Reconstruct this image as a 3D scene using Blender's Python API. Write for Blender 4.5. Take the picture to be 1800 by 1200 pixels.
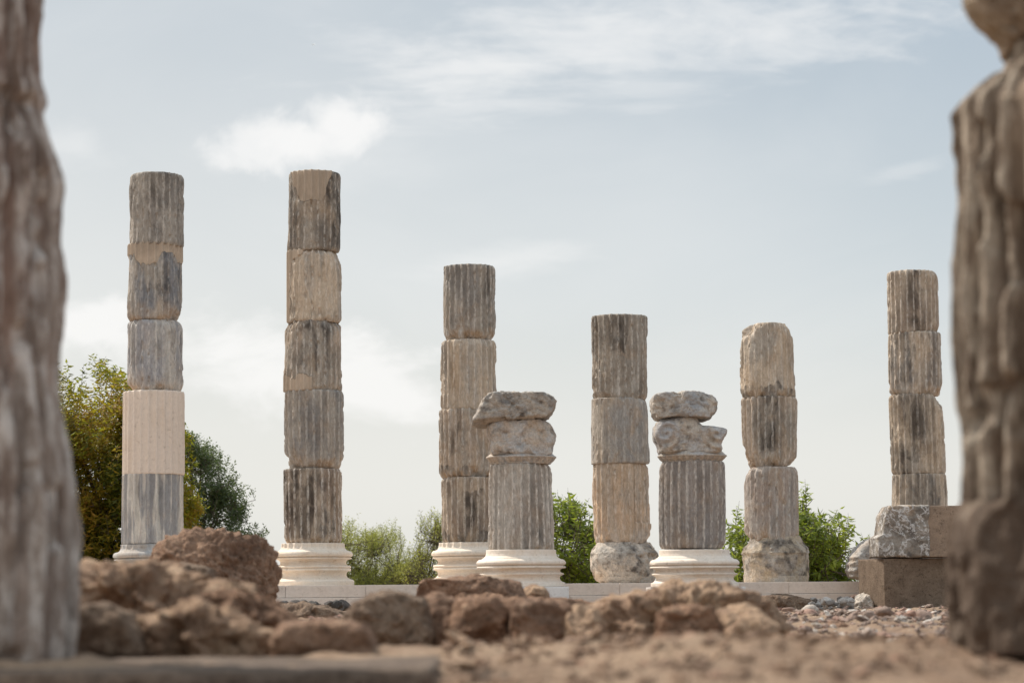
import bpy, bmesh, math, random
import numpy as np
from mathutils import Matrix, Vector

for o in list(bpy.data.objects):
    bpy.data.objects.remove(o, do_unlink=True)
S = bpy.context.scene
COL = S.collection
R = math.radians

# ------------------------------------------------------------------ camera
FPX = 4250.0                       # focal length in pixels of an 1800 px wide frame
PITCH, ROLL, CAMZ = R(5.91), R(-0.45), 0.30
cam_d = bpy.data.cameras.new('camera')
cam = bpy.data.objects.new('camera', cam_d); COL.objects.link(cam)
cam_d.sensor_width = 36; cam_d.lens = 85; cam_d.clip_start = 0.1; cam_d.clip_end = 20000
CM = Matrix.Translation((0, 0, CAMZ)) @ Matrix.Rotation(R(90)+PITCH, 4, 'X') @ Matrix.Rotation(ROLL, 4, 'Z')
cam.matrix_world = CM
cam_d.dof.use_dof = True; cam_d.dof.focus_distance = 37.5; cam_d.dof.aperture_fstop = 1.9
S.camera = cam

# ------------------------------------------------------------------ sun and sky
SUN_EL, SUN_AZ = R(50), R(-52)     # azimuth from +Y towards +X
S.view_settings.view_transform = 'Standard'; S.view_settings.look = 'None'
S.view_settings.exposure = 0.0; S.view_settings.gamma = 1
sd = bpy.data.lights.new('sun', 'SUN'); sd.energy = 5.0; sd.angle = R(0.5); sd.color = (1, .93, .83)
so = bpy.data.objects.new('sun', sd); COL.objects.link(so)
sdir = Vector((math.sin(SUN_AZ)*math.cos(SUN_EL), math.cos(SUN_AZ)*math.cos(SUN_EL), math.sin(SUN_EL)))
so.rotation_euler = sdir.to_track_quat('Z', 'Y').to_euler()

class NT:
    """small helper for building node trees"""
    def __init__(s, tree): s.t = tree; s.n = tree.nodes; s.l = tree.links
    def new(s, typ, **kw):
        n = s.n.new(typ)
        for k, v in kw.items(): setattr(n, k, v)
        return n
    def put(s, sock, v):
        if v is None: return
        if isinstance(v, bpy.types.NodeSocket): s.l.new(v, sock)
        else:
            if hasattr(sock.default_value, '__len__') and not hasattr(v, '__len__'): v = (v, v, v)
            if sock.type == 'RGBA' and len(v) == 3: v = (*v, 1)
            sock.default_value = v
    def math(s, op, a, b=None, c=None, clamp=False):
        n = s.new('ShaderNodeMath', operation=op, use_clamp=clamp)
        s.put(n.inputs[0], a); s.put(n.inputs[1], b); s.put(n.inputs[2], c)
        return n.outputs[0]
    def mix(s, f, a, b, mode='MIX'):
        n = s.new('ShaderNodeMix', data_type='RGBA', blend_type=mode)
        s.put(n.inputs[0], f); s.put(n.inputs[6], a); s.put(n.inputs[7], b)
        return n.outputs[2]
    def ss(s, x, a, b):              # smoothstep from a to b
        n = s.new('ShaderNodeMapRange', interpolation_type='SMOOTHSTEP')
        s.put(n.inputs[0], x); s.put(n.inputs[1], a); s.put(n.inputs[2], b)
        return n.outputs[0]
    def noise(s, vec, scale, detail=4, rough=.55, dist=0, mp=None, loc=(0, 0, 0)):
        if mp is not None:
            m = s.new('ShaderNodeMapping'); s.put(m.inputs[0], vec); m.inputs[3].default_value = mp; m.inputs[1].default_value = loc
            vec = m.outputs[0]
        n = s.new('ShaderNodeTexNoise'); s.put(n.inputs['Vector'], vec)
        n.inputs['Scale'].default_value = scale; n.inputs['Detail'].default_value = detail
        n.inputs['Roughness'].default_value = rough; n.inputs['Distortion'].default_value = dist
        return n.outputs[0]

def build_world():
    w = bpy.data.worlds.new('World'); S.world = w; w.use_nodes = True
    t = NT(w.node_tree); t.n.clear()
    out = t.new('ShaderNodeOutputWorld')
    sky = t.new('ShaderNodeTexSky', sky_type='NISHITA', sun_disc=False)
    sky.sun_elevation = SUN_EL; sky.sun_rotation = SUN_AZ; sky.air_density = 1.0; sky.dust_density = 2.5; sky.ozone_density = 1.0
    b1 = t.new('ShaderNodeBackground'); t.l.new(sky.outputs[0], b1.inputs[0]); b1.inputs[1].default_value = 0.07
    tc = t.new('ShaderNodeTexCoord'); sep = t.new('ShaderNodeSeparateXYZ'); t.l.new(tc.outputs['Generated'], sep.inputs[0])
    x, y, z = sep.outputs
    yc = t.math('MAXIMUM', t.math('ABSOLUTE', y), .15)
    u = t.math('DIVIDE', x, yc); v = t.math('DIVIDE', z, yc)       # direction coordinates of the sky
    com = t.new('ShaderNodeCombineXYZ'); t.put(com.inputs[0], u); t.put(com.inputs[1], v); t.put(com.inputs[2], t.math('MULTIPLY', y, .3))
    vec = com.outputs[0]
    def blob(u0, v0, a, b, soft, amp, sc, mp, lo=.0, ang=0.0):
        nz = t.noise(vec, sc, 7, .6, .3, mp)
        nn = t.math('MULTIPLY', t.math('SUBTRACT', nz, .5), amp)
        du = t.math('SUBTRACT', u, u0); dv = t.math('SUBTRACT', v, v0)
        dv = t.math('SUBTRACT', dv, t.math('MULTIPLY', du, ang))
        e = t.math('ADD', t.math('POWER', t.math('ABSOLUTE', t.math('DIVIDE', du, a)), 2), t.math('POWER', t.math('ABSOLUTE', t.math('DIVIDE', dv, b)), 2))
        k = t.math('ADD', t.math('SUBTRACT', 1, t.math('SQRT', e)), nn)
        return t.ss(k, lo, soft)
    def uv(px, py): return (px-900)/FPX, .1035+(600-py)/FPX*1.01
    terms = []
    u0, v0 = uv(602, 200); terms.append((blob(u0, v0, .0200, .0205, .75, 2.2, 34, (1, 1, 1)), .97))
    u0, v0 = uv(540, 240); terms.append((blob(u0, v0, .026, .0160, .75, 2.2, 34, (1, 1.1, 1)), .93))
    u0, v0 = uv(465, 250); terms.append((blob(u0, v0, .026, .0145, .8, 2.4, 34, (1, 1.2, 1)), .8))
    u0, v0 = uv(625, 265); terms.append((blob(u0, v0, .045, .025, 1.5, 1.6, 22, (1, 1.4, 1)), .3))
    u0, v0 = uv(1150, 55); terms.append((blob(u0, v0, .16, .026, 1.0, 2.6, 20, (1, 3.0, 1), ang=.10), .5))
    u0, v0 = uv(1300, 20); terms.append((blob(u0, v0, .10, .02, 1.0, 2.6, 34, (1, 2.2, 1), ang=.05), .35))
    u0, v0 = uv(820, 115); terms.append((blob(u0, v0, .075, .018, 1.1, 2.8, 22, (1, 7, 1), ang=.12), .42))
    u0, v0 = uv(980, 170); terms.append((blob(u0, v0, .10, .012, 1.1, 2.8, 20, (1, 7, 1), ang=.10), .32))
    u0, v0 = uv(870, 462); terms.append((blob(u0, v0, .055, .011, 1.0, 1.8, 16, (1, 4, 1), ang=.10), .5))
    u0, v0 = uv(1600, 303); terms.append((blob(u0, v0, .022, .005, 1.1, 2.2, 26, (1, 6, 1), ang=.25), .22))
    u0, v0 = uv(1000, 840); terms.append((blob(u0, v0, .45, .06, 1.1, .4, 8, (1, 3, 1)), .33))
    u0, v0 = uv(560, 655); terms.append((blob(u0, v0, .08, .026, .75, 2.1, 24, (1, 1.9, 1), ang=-.12), .95))
    u0, v0 = uv(150, 575); terms.append((blob(u0, v0, .06, .018, .7, 2.1, 26, (1, 1.6, 1), ang=-.1), .95))
    u0, v0 = uv(130, 245); terms.append((blob(u0, v0, .02, .012, 1.2, 2.2, 30, (1, 1.5, 1)), .35))
    u0, v0 = uv(1180, 430); terms.append((blob(u0, v0, .13, .07, 1.2, .5, 8, (1, 1.5, 1)), .22))
    g = t.noise(vec, 5, 5, .55, .4, (1, 2.2, 1)); terms.append((t.ss(g, .42, .8), .22))
    acc = 1.0
    for f, k in terms: acc = t.math('MULTIPLY', acc, t.math('SUBTRACT', 1, t.math('MULTIPLY', f, k)))
    cl = t.math('SUBTRACT', 1, acc)
    side = t.ss(u, -.25, .25)
    el = t.ss(v, .09, .27)
    veil = t.mix(side, (.65, .70, .735), (.50, .585, .665))
    veil = t.mix(t.math('SUBTRACT', 1, el), veil, t.mix(side, (.86, .87, .85), (.68, .74, .765)))
    veil = t.mix(t.math('SUBTRACT', 1, t.ss(v, .03, .14)), veil, (.85, .845, .79))
    colr = t.mix(cl, veil, (1.03, 1.02, 1.0))
    lum = t.math('ADD', 1.0, t.math('ADD', t.math('MULTIPLY', t.ss(z, .28, .7), .6), t.math('MULTIPLY', t.ss(t.math('MULTIPLY', y, -1), .0, .5), .12)))  # added fill: unseen sky overhead and behind the camera made brighter
    b2 = t.new('ShaderNodeBackground'); t.put(b2.inputs[0], colr); t.put(b2.inputs[1], lum)
    mx = t.new('ShaderNodeMixShader'); mx.inputs[0].default_value = .88
    t.l.new(b1.outputs[0], mx.inputs[1]); t.l.new(b2.outputs[0], mx.inputs[2]); t.l.new(mx.outputs[0], out.inputs[0])
build_world()

# ------------------------------------------------------------------ helpers
CI = CM.to_3x3()
def P(px, py, Y):
    """world point at horizontal distance Y seen in direction (px, py)"""
    d = CI @ Vector(((px-900)/FPX, (600-py)/FPX, -1))
    k = Y/d.y
    return Vector((d.x*k, Y, CAMZ+d.z*k))

def hash3(i, j, k, s):
    h = (i.astype(np.int64)*374761393 + j.astype(np.int64)*668265263 + k.astype(np.int64)*2147483647 + s*974634777) & 0xffffffff
    h = ((h ^ (h >> 13))*1274126177) & 0xffffffff
    h = ((h ^ (h >> 16))*2246822519) & 0xffffffff
    return ((h ^ (h >> 15)) & 0xffffff)/float(0xffffff)*2-1
def vnoise(p, seed=0):
    i = np.floor(p); f = p-i; f = f*f*(3-2*f); i = i.astype(np.int64)
    x, y, z = f[..., 0], f[..., 1], f[..., 2]; a, b, c = i[..., 0], i[..., 1], i[..., 2]
    def h(dx, dy, dz): return hash3(a+dx, b+dy, c+dz, seed)
    l = lambda p0, p1, w: p0+(p1-p0)*w
    return l(l(l(h(0,0,0), h(1,0,0), x), l(h(0,1,0), h(1,1,0), x), y), l(l(h(0,0,1), h(1,0,1), x), l(h(0,1,1), h(1,1,1), x), y), z)
def fbm(p, seed=0, oct=4, gain=.5):
    s = 0; a = 1; n = 0
    for o in range(oct):
        s = s+a*vnoise(p*(2.03**o)+o*17.3, seed+o*7); n += a; a *= gain
    return s/n
def sstep(x, a, b):
    t = np.clip((x-a)/(b-a), 0, 1); return t*t*(3-2*t)

def tag(o, label=None, cat=None, group=None, kind=None):
    if label: o['label'] = label
    if cat: o['category'] = cat
    if group: o['group'] = group
    if kind: o['kind'] = kind
    return o
def empty(name, loc, rz=0):
    o = bpy.data.objects.new(name, None); COL.objects.link(o); o.location = loc; o.rotation_euler = (0, 0, rz)
    o.empty_display_size = .2
    return o
def mesh_obj(name, verts, faces, mat, parent=None, loc=(0, 0, 0), attr=None, smooth=True):
    me = bpy.data.meshes.new(name)
    verts = np.asarray(verts, dtype=np.float32)
    if isinstance(faces, np.ndarray):
        nf, k = faces.shape
        me.vertices.add(len(verts)); me.vertices.foreach_set('co', verts.ravel())
        me.loops.add(nf*k); me.loops.foreach_set('vertex_index', faces.astype(np.int32).ravel())
        me.polygons.add(nf); me.polygons.foreach_set('loop_start', np.arange(0, nf*k, k, dtype=np.int32))
        me.update(calc_edges=True)
    else:
        me.from_pydata([tuple(v) for v in verts], [], faces)
    me.validate()
    if attr is not None:
        ca = me.color_attributes.new('mask', 'FLOAT_COLOR', 'POINT')
        ca.data.foreach_set('color', np.asarray(attr, dtype=np.float32).ravel())
    me.polygons.foreach_set('use_smooth', [smooth]*len(me.polygons))
    me.materials.append(mat)
    o = bpy.data.objects.new(name, me); COL.objects.link(o)
    o.location = loc
    if parent is not None: o.parent = parent
    return o

def grid_faces(nr, nc, wrap=True):
    """quads for nr rows of nc columns, columns wrap"""
    r = np.arange(nr-1)[:, None]; c = np.arange(nc if wrap else nc-1)[None, :]
    c2 = (c+1) % nc
    a = r*nc+c; b = r*nc+c2; d = (r+1)*nc+c; e = (r+1)*nc+c2
    return np.stack([a, b, e, d], -1).reshape(-1, 4)

# ------------------------------------------------------------------ materials
def new_mat(name):
    m = bpy.data.materials.new(name); m.use_nodes = True
    t = NT(m.node_tree); t.n.clear()
    out = t.new('ShaderNodeOutputMaterial'); b = t.new('ShaderNodeBsdfPrincipled')
    t.l.new(b.outputs[0], out.inputs[0])
    b.inputs['Specular IOR Level'].default_value = .25
    return m, t, b
def objvec(t, seed):
    tc = t.new('ShaderNodeTexCoord'); m = t.new('ShaderNodeMapping'); t.l.new(tc.outputs['Object'], m.inputs[0])
    m.inputs[1].default_value = (seed*3.17 % 41, seed*7.31 % 37, seed*1.93 % 29)
    return m.outputs[0]

def stone(name, seed, base, alt, dark=(.05, .04, .034), darkamt=.5, light=(.70, .64, .57), lightamt=.4,
          tan=(.48, .32, .19), tanamt=.35, streak=1.0, bump=.85, newc=(.53, .42, .32), contrast=1.0, sc=1.0, veins=0.0, bands=None, stain_shade_c=None):
    m, t, b = new_mat(name); v = objvec(t, seed)
    zz = .22 if streak > 0 else 1
    n1 = t.noise(v, 2.6*sc, 5, .6, .3, (1, 1, .35 if streak else 1))
    n2 = t.noise(v, 8*sc, 6, .62, .2, (1, 1, .10 if streak else 1), (3, 1, 4))
    n3 = t.noise(v, 4.2*sc, 8, .65, .5, (1, 1, .5 if streak else 1), (9, 2, 1))
    n4 = t.noise(v, 34*sc, 7, .7, 0, (1, 1, .35 if streak else 1), (5, 5, 5))
    n5 = t.noise(v, 3.0*sc, 5, .6, .8, (1, 1, .6), (15, 5, 2))
    c = t.mix(t.ss(n1, .40, .60), base, alt)
    if bands: c = t.mix(t.ss(t.noise(v, 7.5, 4, .55, .25, (1, 1, .13), (2, 2, 7)), .45, .56), c, bands)
    c = t.mix(t.math('MULTIPLY', t.ss(n5, .46, .72), tanamt), c, tan)
    at = t.new('ShaderNodeAttribute', attribute_name='mask')
    sp = t.new('ShaderNodeSeparateColor'); t.l.new(at.outputs['Color'], sp.inputs[0])
    new, stain, chip = sp.outputs[0], sp.outputs[1], sp.outputs[2]; ridge = at.outputs['Alpha']
    nraw = t.math('ADD', new, t.math('MULTIPLY', t.math('SUBTRACT', n5, .5), .5))
    seam = t.math('MULTIPLY', t.math('SUBTRACT', 1, t.math('DIVIDE', t.math('ABSOLUTE', t.math('SUBTRACT', nraw, .45)), .28), None, True), t.ss(n3, .38, .55))
    new = t.ss(t.math('ADD', new, t.math('MULTIPLY', t.math('SUBTRACT', n5, .5), .5)), .42, .56)
    # light mineral veins and streaks
    lv = t.math('MULTIPLY', t.ss(n2, .52, .72), lightamt)
    c = t.mix(lv, c, light)
    # black crust and lichen
    darkamt *= .8
    dk = t.math('MULTIPLY', t.ss(t.math('ADD', t.math('MULTIPLY', n2, .45), t.math('MULTIPLY', n3, .55)), .50, .66), darkamt)
    c = t.mix(dk, c, dark)
    st = t.math('MULTIPLY', stain, t.ss(n3, .30, .62) if not stain_shade_c else t.ss(n3, .20, .42), None, True)
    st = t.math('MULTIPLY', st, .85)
    c = t.mix(st, c, stain_shade_c or dark)
    c = t.mix(t.math('MULTIPLY', chip, .62), c, t.mix(t.ss(n3, .4, .62), tan, light))
    # weathered pale arrises
    rg = t.math('MULTIPLY', t.math('MULTIPLY', ridge, t.ss(n4, .40, .62)), .8)
    c = t.mix(t.math('MULTIPLY', rg, lightamt*1.1, None, True), c, light)
    if veins:
        vn = t.noise(v, 3.2, 7, .62, .35, (1, 1, 1), (8, 8, 8)); vl = t.math('SUBTRACT', 1, t.math('MULTIPLY', t.math('ABSOLUTE', t.math('SUBTRACT', vn, .5)), 45), None, True)
        c = t.mix(t.math('MULTIPLY', vl, veins), c, light)
    gr = t.ss(n4, .25, .75)
    c = t.mix(.5*contrast, c, t.mix(gr, (.5, .48, .46), (1.35, 1.36, 1.38)), 'MULTIPLY')
    gn = t.noise(v, 90, 4, .7, 0, (1, 1, 1), (1, 8, 5))
    c = t.mix(.22, c, t.mix(t.ss(gn, .3, .7), (.5, .5, .5), (1.4, 1.4, 1.4)), 'MULTIPLY')
    nc = t.mix(t.ss(n5, .3, .7), newc, [k*.72 for k in newc])
    nc = t.mix(.3, nc, t.mix(gr, (.75, .75, .75), (1.15, 1.15, 1.15)), 'MULTIPLY')
    c = t.mix(new, c, nc)
    c = t.mix(t.math('MULTIPLY', seam, .6), c, (.12, .09, .07))
    t.put(b.inputs['Base Color'], c); b.inputs['Roughness'].default_value = .88
    vo = t.new('ShaderNodeTexVoronoi'); t.put(vo.inputs['Vector'], v); vo.inputs['Scale'].default_value = 38
    h = t.math('ADD', t.math('MULTIPLY', n4, .8), t.math('MULTIPLY', n3, .9))
    h = t.math('ADD', h, t.math('MULTIPLY', t.ss(vo.outputs['Distance'], 0, .35), .25))
    h = t.math('MULTIPLY', h, t.math('SUBTRACT', 1, t.math('MULTIPLY', new, .8)))
    bp = t.new('ShaderNodeBump'); bp.inputs['Strength'].default_value = bump; bp.inputs['Distance'].default_value = .03
    t.put(bp.inputs['Height'], h); t.l.new(bp.outputs[0], b.inputs['Normal'])
    return m

def new_marble(name, seed, col=(.74, .62, .535), vein=(.50, .37, .27)):
    m, t, b = new_mat(name); v = objvec(t, seed)
    n1 = t.noise(v, 2.2, 5, .6, .6, (1, 1, .5)); n2 = t.noise(v, 24, 6, .65); n3 = t.noise(v, 7, 5, .6, 1.0, (1, 1, .3), (4, 4, 1))
    c = t.mix(t.math('MULTIPLY', t.ss(n1, .45, .75), .5), col, vein)
    c = t.mix(t.math('MULTIPLY', t.ss(n3, .55, .75), .28), c, (.66, .60, .55))
    c = t.mix(.3, c, t.mix(t.ss(n2, .3, .7), (.78, .77, .76), (1.12, 1.12, 1.12)), 'MULTIPLY')
    dirt = t.noise(v, 12, 6, .7, .2, (1, 1, 1), (8, 3, 1))
    c = t.mix(t.math('MULTIPLY', t.ss(dirt, .56, .72), .5), c, (.34, .26, .195))
    t.put(b.inputs['Base Color'], c); b.inputs['Roughness'].default_value = .72
    bp = t.new('ShaderNodeBump'); bp.inputs['Strength'].default_value = .25; bp.inputs['Distance'].default_value = .01
    t.put(bp.inputs['Height'], n2); t.l.new(bp.outputs[0], b.inputs['Normal'])
    return m

def rock_mat(name, seed, a=(.25, .175, .135), bcol=(.15, .10, .078), c3=(.36, .28, .225), bump=.8, sc=1.0, pits=.5):
    m, t, b = new_mat(name); v = objvec(t, seed)
    n1 = t.noise(v, 2.5*sc, 5, .6, .4); n2 = t.noise(v, 11*sc, 7, .65, .3, (1, 1, 1), (3, 3, 3)); n3 = t.noise(v, 45*sc, 6, .7, 0, (1, 1, 1), (7, 1, 3))
    c = t.mix(t.ss(n1, .36, .64), a, bcol)
    c = t.mix(t.math('MULTIPLY', t.ss(n2, .54, .72), .6), c, c3)
    c = t.mix(t.math('MULTIPLY', t.ss(n2, .47, .34), .65), c, [k*.35 for k in bcol])
    c = t.mix(.6, c, t.mix(t.ss(n3, .3, .7), (.55, .54, .53), (1.4, 1.38, 1.36)), 'MULTIPLY')
    vo = t.new('ShaderNodeTexVoronoi'); t.put(vo.inputs['Vector'], v); vo.inputs['Scale'].default_value = 26*sc; vo.inputs['Randomness'].default_value = 1
    pit = t.math('MULTIPLY', t.ss(vo.outputs['Distance'], .26, .10), t.ss(n2, .45, .6))
    c = t.mix(t.math('MULTIPLY', pit, pits), c, [k*.3 for k in bcol])
    t.put(b.inputs['Base Color'], c); b.inputs['Roughness'].default_value = .95
    h = t.math('ADD', t.math('MULTIPLY', n2, 1.3), t.math('MULTIPLY', n3, .6)); h = t.math('SUBTRACT', h, t.math('MULTIPLY', pit, .5))
    bp = t.new('ShaderNodeBump'); bp.inputs['Strength'].default_value = bump; bp.inputs['Distance'].default_value = .05
    t.put(bp.inputs['Height'], h); t.l.new(bp.outputs[0], b.inputs['Normal'])
    return m

_sid = [0]
def sid(): _sid[0] += 1; return _sid[0]
PRE = dict(
    grey=dict(base=(0.302, 0.271, 0.241), alt=(0.437, 0.386, 0.330), darkamt=.7, lightamt=.35, tanamt=.25),
    bluegrey=dict(base=(0.392, 0.381, 0.386), alt=(0.560, 0.521, 0.470), darkamt=.5, lightamt=.5, tanamt=.22),
    brown=dict(base=(0.538, 0.420, 0.319), alt=(0.381, 0.330, 0.274), darkamt=.85, lightamt=.45, tanamt=.4),
    tan=dict(base=(0.616, 0.493, 0.370), alt=(0.482, 0.414, 0.342), darkamt=.65, lightamt=.4, tanamt=.5),
    warm=dict(base=(0.650, 0.465, 0.319), alt=(0.549, 0.437, 0.336), darkamt=.55, lightamt=.4, tanamt=.6),
    dark=dict(base=(0.381, 0.297, 0.230), alt=(0.560, 0.459, 0.358), darkamt=.95, lightamt=.55, tanamt=.35),
    pale=dict(base=(0.672, 0.582, 0.487), alt=(0.515, 0.470, 0.414), darkamt=.5, lightamt=.5, tanamt=.35),
    streaked=dict(base=(0.720, 0.678, 0.605), alt=(0.694, 0.627, 0.560), darkamt=.05, lightamt=.2, tanamt=.12, contrast=.5, bands=(.38, .37, .365)),
)
def preset(k, **over):
    s = sid(); d = dict(PRE[k]); d.update(over)
    return stone('stone_'+k, s, **d)

# ------------------------------------------------------------------ turned stone
def turned(name, parent, loc, zs, rfun, mat, nphi=288, mask=None, cap=True):
    """solid of revolution with radius rfun(phi, z) (arrays) and closing caps; rows at zs"""
    phi = np.linspace(0, 2*np.pi, nphi, endpoint=False)
    PH, Z = np.meshgrid(phi, zs)
    out = rfun(PH, Z)
    if len(out) == 3: Rr, Z2, M = out
    else: (Rr, M), Z2 = out, Z
    V = np.stack([Rr*np.cos(PH), Rr*np.sin(PH), Z2], -1)
    rows = [V]; msk = [M]
    if cap:
        lo = V[0]; hi = V[-1]; lows = []; his = []
        for k in (.97, .8, .5, .0):
            a = lo.copy(); a[:, :2] *= k; a[:, 2] = lo[:, 2]*k+lo[:, 2].mean()*(1-k); lows.append(a)
            b = hi.copy(); b[:, :2] *= k; b[:, 2] = hi[:, 2]*k+hi[:, 2].mean()*(1-k)+.01*(1-k)*fbm(np.c_[b[:, :2]*6, b[:, 2]], 5); his.append(b)
        rows = [np.stack(lows[::-1])]+rows+[np.stack(his)]
        msk = [np.repeat(M[:1], 4, 0)]+msk+[np.repeat(M[-1:], 4, 0)]
    V = np.concatenate(rows); M = np.concatenate(msk)
    f = grid_faces(V.shape[0], nphi)
    return mesh_obj(name, V.reshape(-1, 3), f, mat, parent, loc, M.reshape(-1, 4))

def flute(PH, depth, n=24, phase=0.0, fillet=.10):
    u = (PH*n/(2*np.pi)+phase) % 1.0
    s = np.clip(1-((u-.5)/(.5-fillet))**2, 0, 1)
    return depth*np.sqrt(s), (np.abs(u-.5) > (.5-fillet*1.6)).astype(float)

def drum(parent, Y, top, bot, yt, yb, mat, seed, wear=.5, tl=.012, tr=.012, bl=.012, br=.012, ft=.008, fb=.008,
         patch=None, stain=None, tanbot=0.0, tantop=0.0, depth=.032, bulge=.0, name='drum', rough=1.0, xoff=0, side=None, nz=76, nphi=288, blob=None):
    """one column drum, from its left and right edges (px) at top and bottom, at distance Y"""
    (xl1, xr1), (xl0, xr0) = top, bot
    r1 = (P(xr1, yt, Y)-P(xl1, yt, Y)).x/2; r0 = (P(xr0, yb, Y)-P(xl0, yb, Y)).x/2
    c1 = (P(xr1, yt, Y)+P(xl1, yt, Y))/2; c0 = (P(xr0, yb, Y)+P(xl0, yb, Y))/2
    z1 = P((xl1+xr1)/2, yt, Y-r1).z; z0 = P((xl0+xr0)/2, yb, Y-r0).z
    H = z1-z0; rnd = random.Random(seed); phase = rnd.random()
    k = np.linspace(0, 1, nz); tt = .5-.5*np.cos(np.pi*k); tt = .55*tt+.45*k
    cx = (c0.x+c1.x)/2; lean = (c1.x-c0.x)
    def rf(PH, Z):
        T = Z/H; cs = np.cos(PH); sn = np.sin(PH)
        R0 = r0+(r1-r0)*T+bulge*np.sin(np.pi*T)+.006+.026*np.clip(wear, 0, .6)
        p = np.stack([R0*cs, R0*sn, Z], -1)
        fd, fil = flute(PH, depth, phase=phase)
        nbig = fbm(p*np.array([2.2, 2.2, 1.5]), seed, 4); nmid = fbm(p*np.array([7, 7, 4.5]), seed+50, 4); nfin = fbm(p*22, seed+90, 3)
        w = sstep(nbig*1.3+wear*1.6-.8, -.25, .35)
        front = sn < 0.25
        sx = np.clip(cs, -1, 1)
        pm = np.zeros_like(T)
        if patch is not None: pm = np.clip(patch(sx, T, nmid*.5+nfin*.25), 0, 1)*front
        w = w*(1-pm)
        worn = depth*.62+nmid*.012*rough
        cut = fd*(1-w)+worn*w
        cut = cut+(np.abs(nmid)*.008+nfin*.004)*rough*(1-pm)
        chip = sstep(fbm(p*np.array([9, 9, 7]), seed+33, 3), .12, .45)*fil*(1-pm)
        cut = cut+chip*depth*.75*min(1.2, wear+.5)
        L = np.clip(-cs, 0, 1)**1.5; Rt = np.clip(cs, 0, 1)**1.5; F = np.clip(-sn, 0, 1)**2; B = np.clip(sn, 0, 1)
        nj = 1+nmid*1.1
        ct = (tl*L+tr*Rt+ft*F+.02*B)*nj*(1-.8*pm)+.006; cb = (bl*L+br*Rt+fb*F+.02*B)*nj*(1-.8*pm)+.006
        et = np.clip(1-(H-Z)/np.maximum(ct*2.6, 1e-4), 0, 1); eb = np.clip(1-Z/np.maximum(cb*2.6, 1e-4), 0, 1)
        cut = cut+ct*et**2.2+cb*eb**2.2
        # broken hollows along the rims
        hb = sstep(fbm(p*np.array([3.1, 3.1, 3.1]), seed+71, 3), .10, .38)
        rim = np.exp(-Z/.10)*(fb > .03)+np.exp(-(H-Z)/.09)*(ft > .03)
        hollow = hb*rim*(1-pm); cut = cut+hollow*(.06+.035*nmid+.02*nfin)
        if blob is not None: cut = cut+blob(sx, T, front)
        Rr = R0-cut
        st = np.zeros_like(T)
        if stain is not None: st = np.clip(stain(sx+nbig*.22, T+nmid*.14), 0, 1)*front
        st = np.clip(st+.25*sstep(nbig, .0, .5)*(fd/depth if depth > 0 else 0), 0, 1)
        ch = np.clip(hollow*1.2+et**1*(ct > .03)*.5+eb*(cb > .03)*.7+chip*.35+tanbot*sstep(.28-T+nmid*.18, 0, .2)+tantop*sstep(T-.75+nmid*.2, 0, .2), 0, 1)
        fi = np.floor(PH*24/(2*np.pi)+phase)
        tone = .5+.9*vnoise(np.stack([fi*7.31+.5, Z*1.1, fi*0+seed], -1), seed+8)
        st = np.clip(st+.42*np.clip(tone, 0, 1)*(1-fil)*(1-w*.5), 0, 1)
        M = np.stack([pm, st*(1-pm), ch*(1-pm), fil*(1-pm)], -1)
        Z2 = Z+.012*nmid*rough*(et+eb)
        return Rr, Z2, M
    o = turned(name, parent, (0, 0, 0), tt*H, rf, mat, nphi)
    # shift vertices for lean, origin at the drum's own base
    me = o.data; co = np.empty(len(me.vertices)*3, np.float32); me.vertices.foreach_get('co', co); co = co.reshape(-1, 3)
    co[:, 0] += lean*(co[:, 2]/H-.5); me.vertices.foreach_set('co', co.ravel()); me.update()
    ploc = parent.location if parent is not None else Vector((0, 0, 0))
    o.location = Vector((cx, Y, z0))-ploc
    return o

def lathe_base(parent, x, Y, z0, prof, mat, seed, scallop=None, rough=.0015, nphi=288, name='base', edge=.0, erode=None, attr=None):
    """prof: list of (radius, height) from bottom to top"""
    pr = np.array([p[0] for p in prof]); pz = np.array([p[1] for p in prof])
    d = np.r_[0, np.cumsum(np.hypot(np.diff(pr), np.diff(pz)))]
    s = np.unique(np.r_[np.linspace(0, d[-1], 120), d]); rr = np.interp(s, d, pr); zz = np.interp(s, d, pz)
    def rf(PH, K):
        RR = np.interp(K, np.arange(len(s)), rr); ZZ = np.interp(K, np.arange(len(s)), zz)
        p = np.stack([RR*np.cos(PH), RR*np.sin(PH), ZZ], -1)
        n = fbm(p*14, seed, 4); nb = fbm(p*4, seed+5, 3)
        cut = -n*rough
        M = np.zeros(PH.shape+(4,))
        if scallop:
            zA, zB, dep = scallop
            u = (PH*24/(2*np.pi)) % 1.0-.5
            hh = (ZZ-zA)/(zB-zA); lim = .40*np.sqrt(np.clip(1-np.clip((.45-hh)/.45, 0, 1)**2, 0, 1))*(hh > 0)
            s_ = np.sqrt(np.clip(1-(u/np.maximum(lim, 1e-3))**2, 0, 1))*(hh > 0)
            cut = cut+dep*s_
        if edge: cut = cut+edge*sstep(fbm(p*5, seed+9, 3), .25, .5)
        dz = 0
        if erode is not None:
            c2, M = erode(PH, RR, ZZ, p, nb); cut = cut+c2
        return RR-cut, ZZ, M
    ks = np.arange(len(s)).astype(float)
    return turned(name, parent, Vector((x, Y, z0))-parent.location, ks, rf, mat, nphi)

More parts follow.
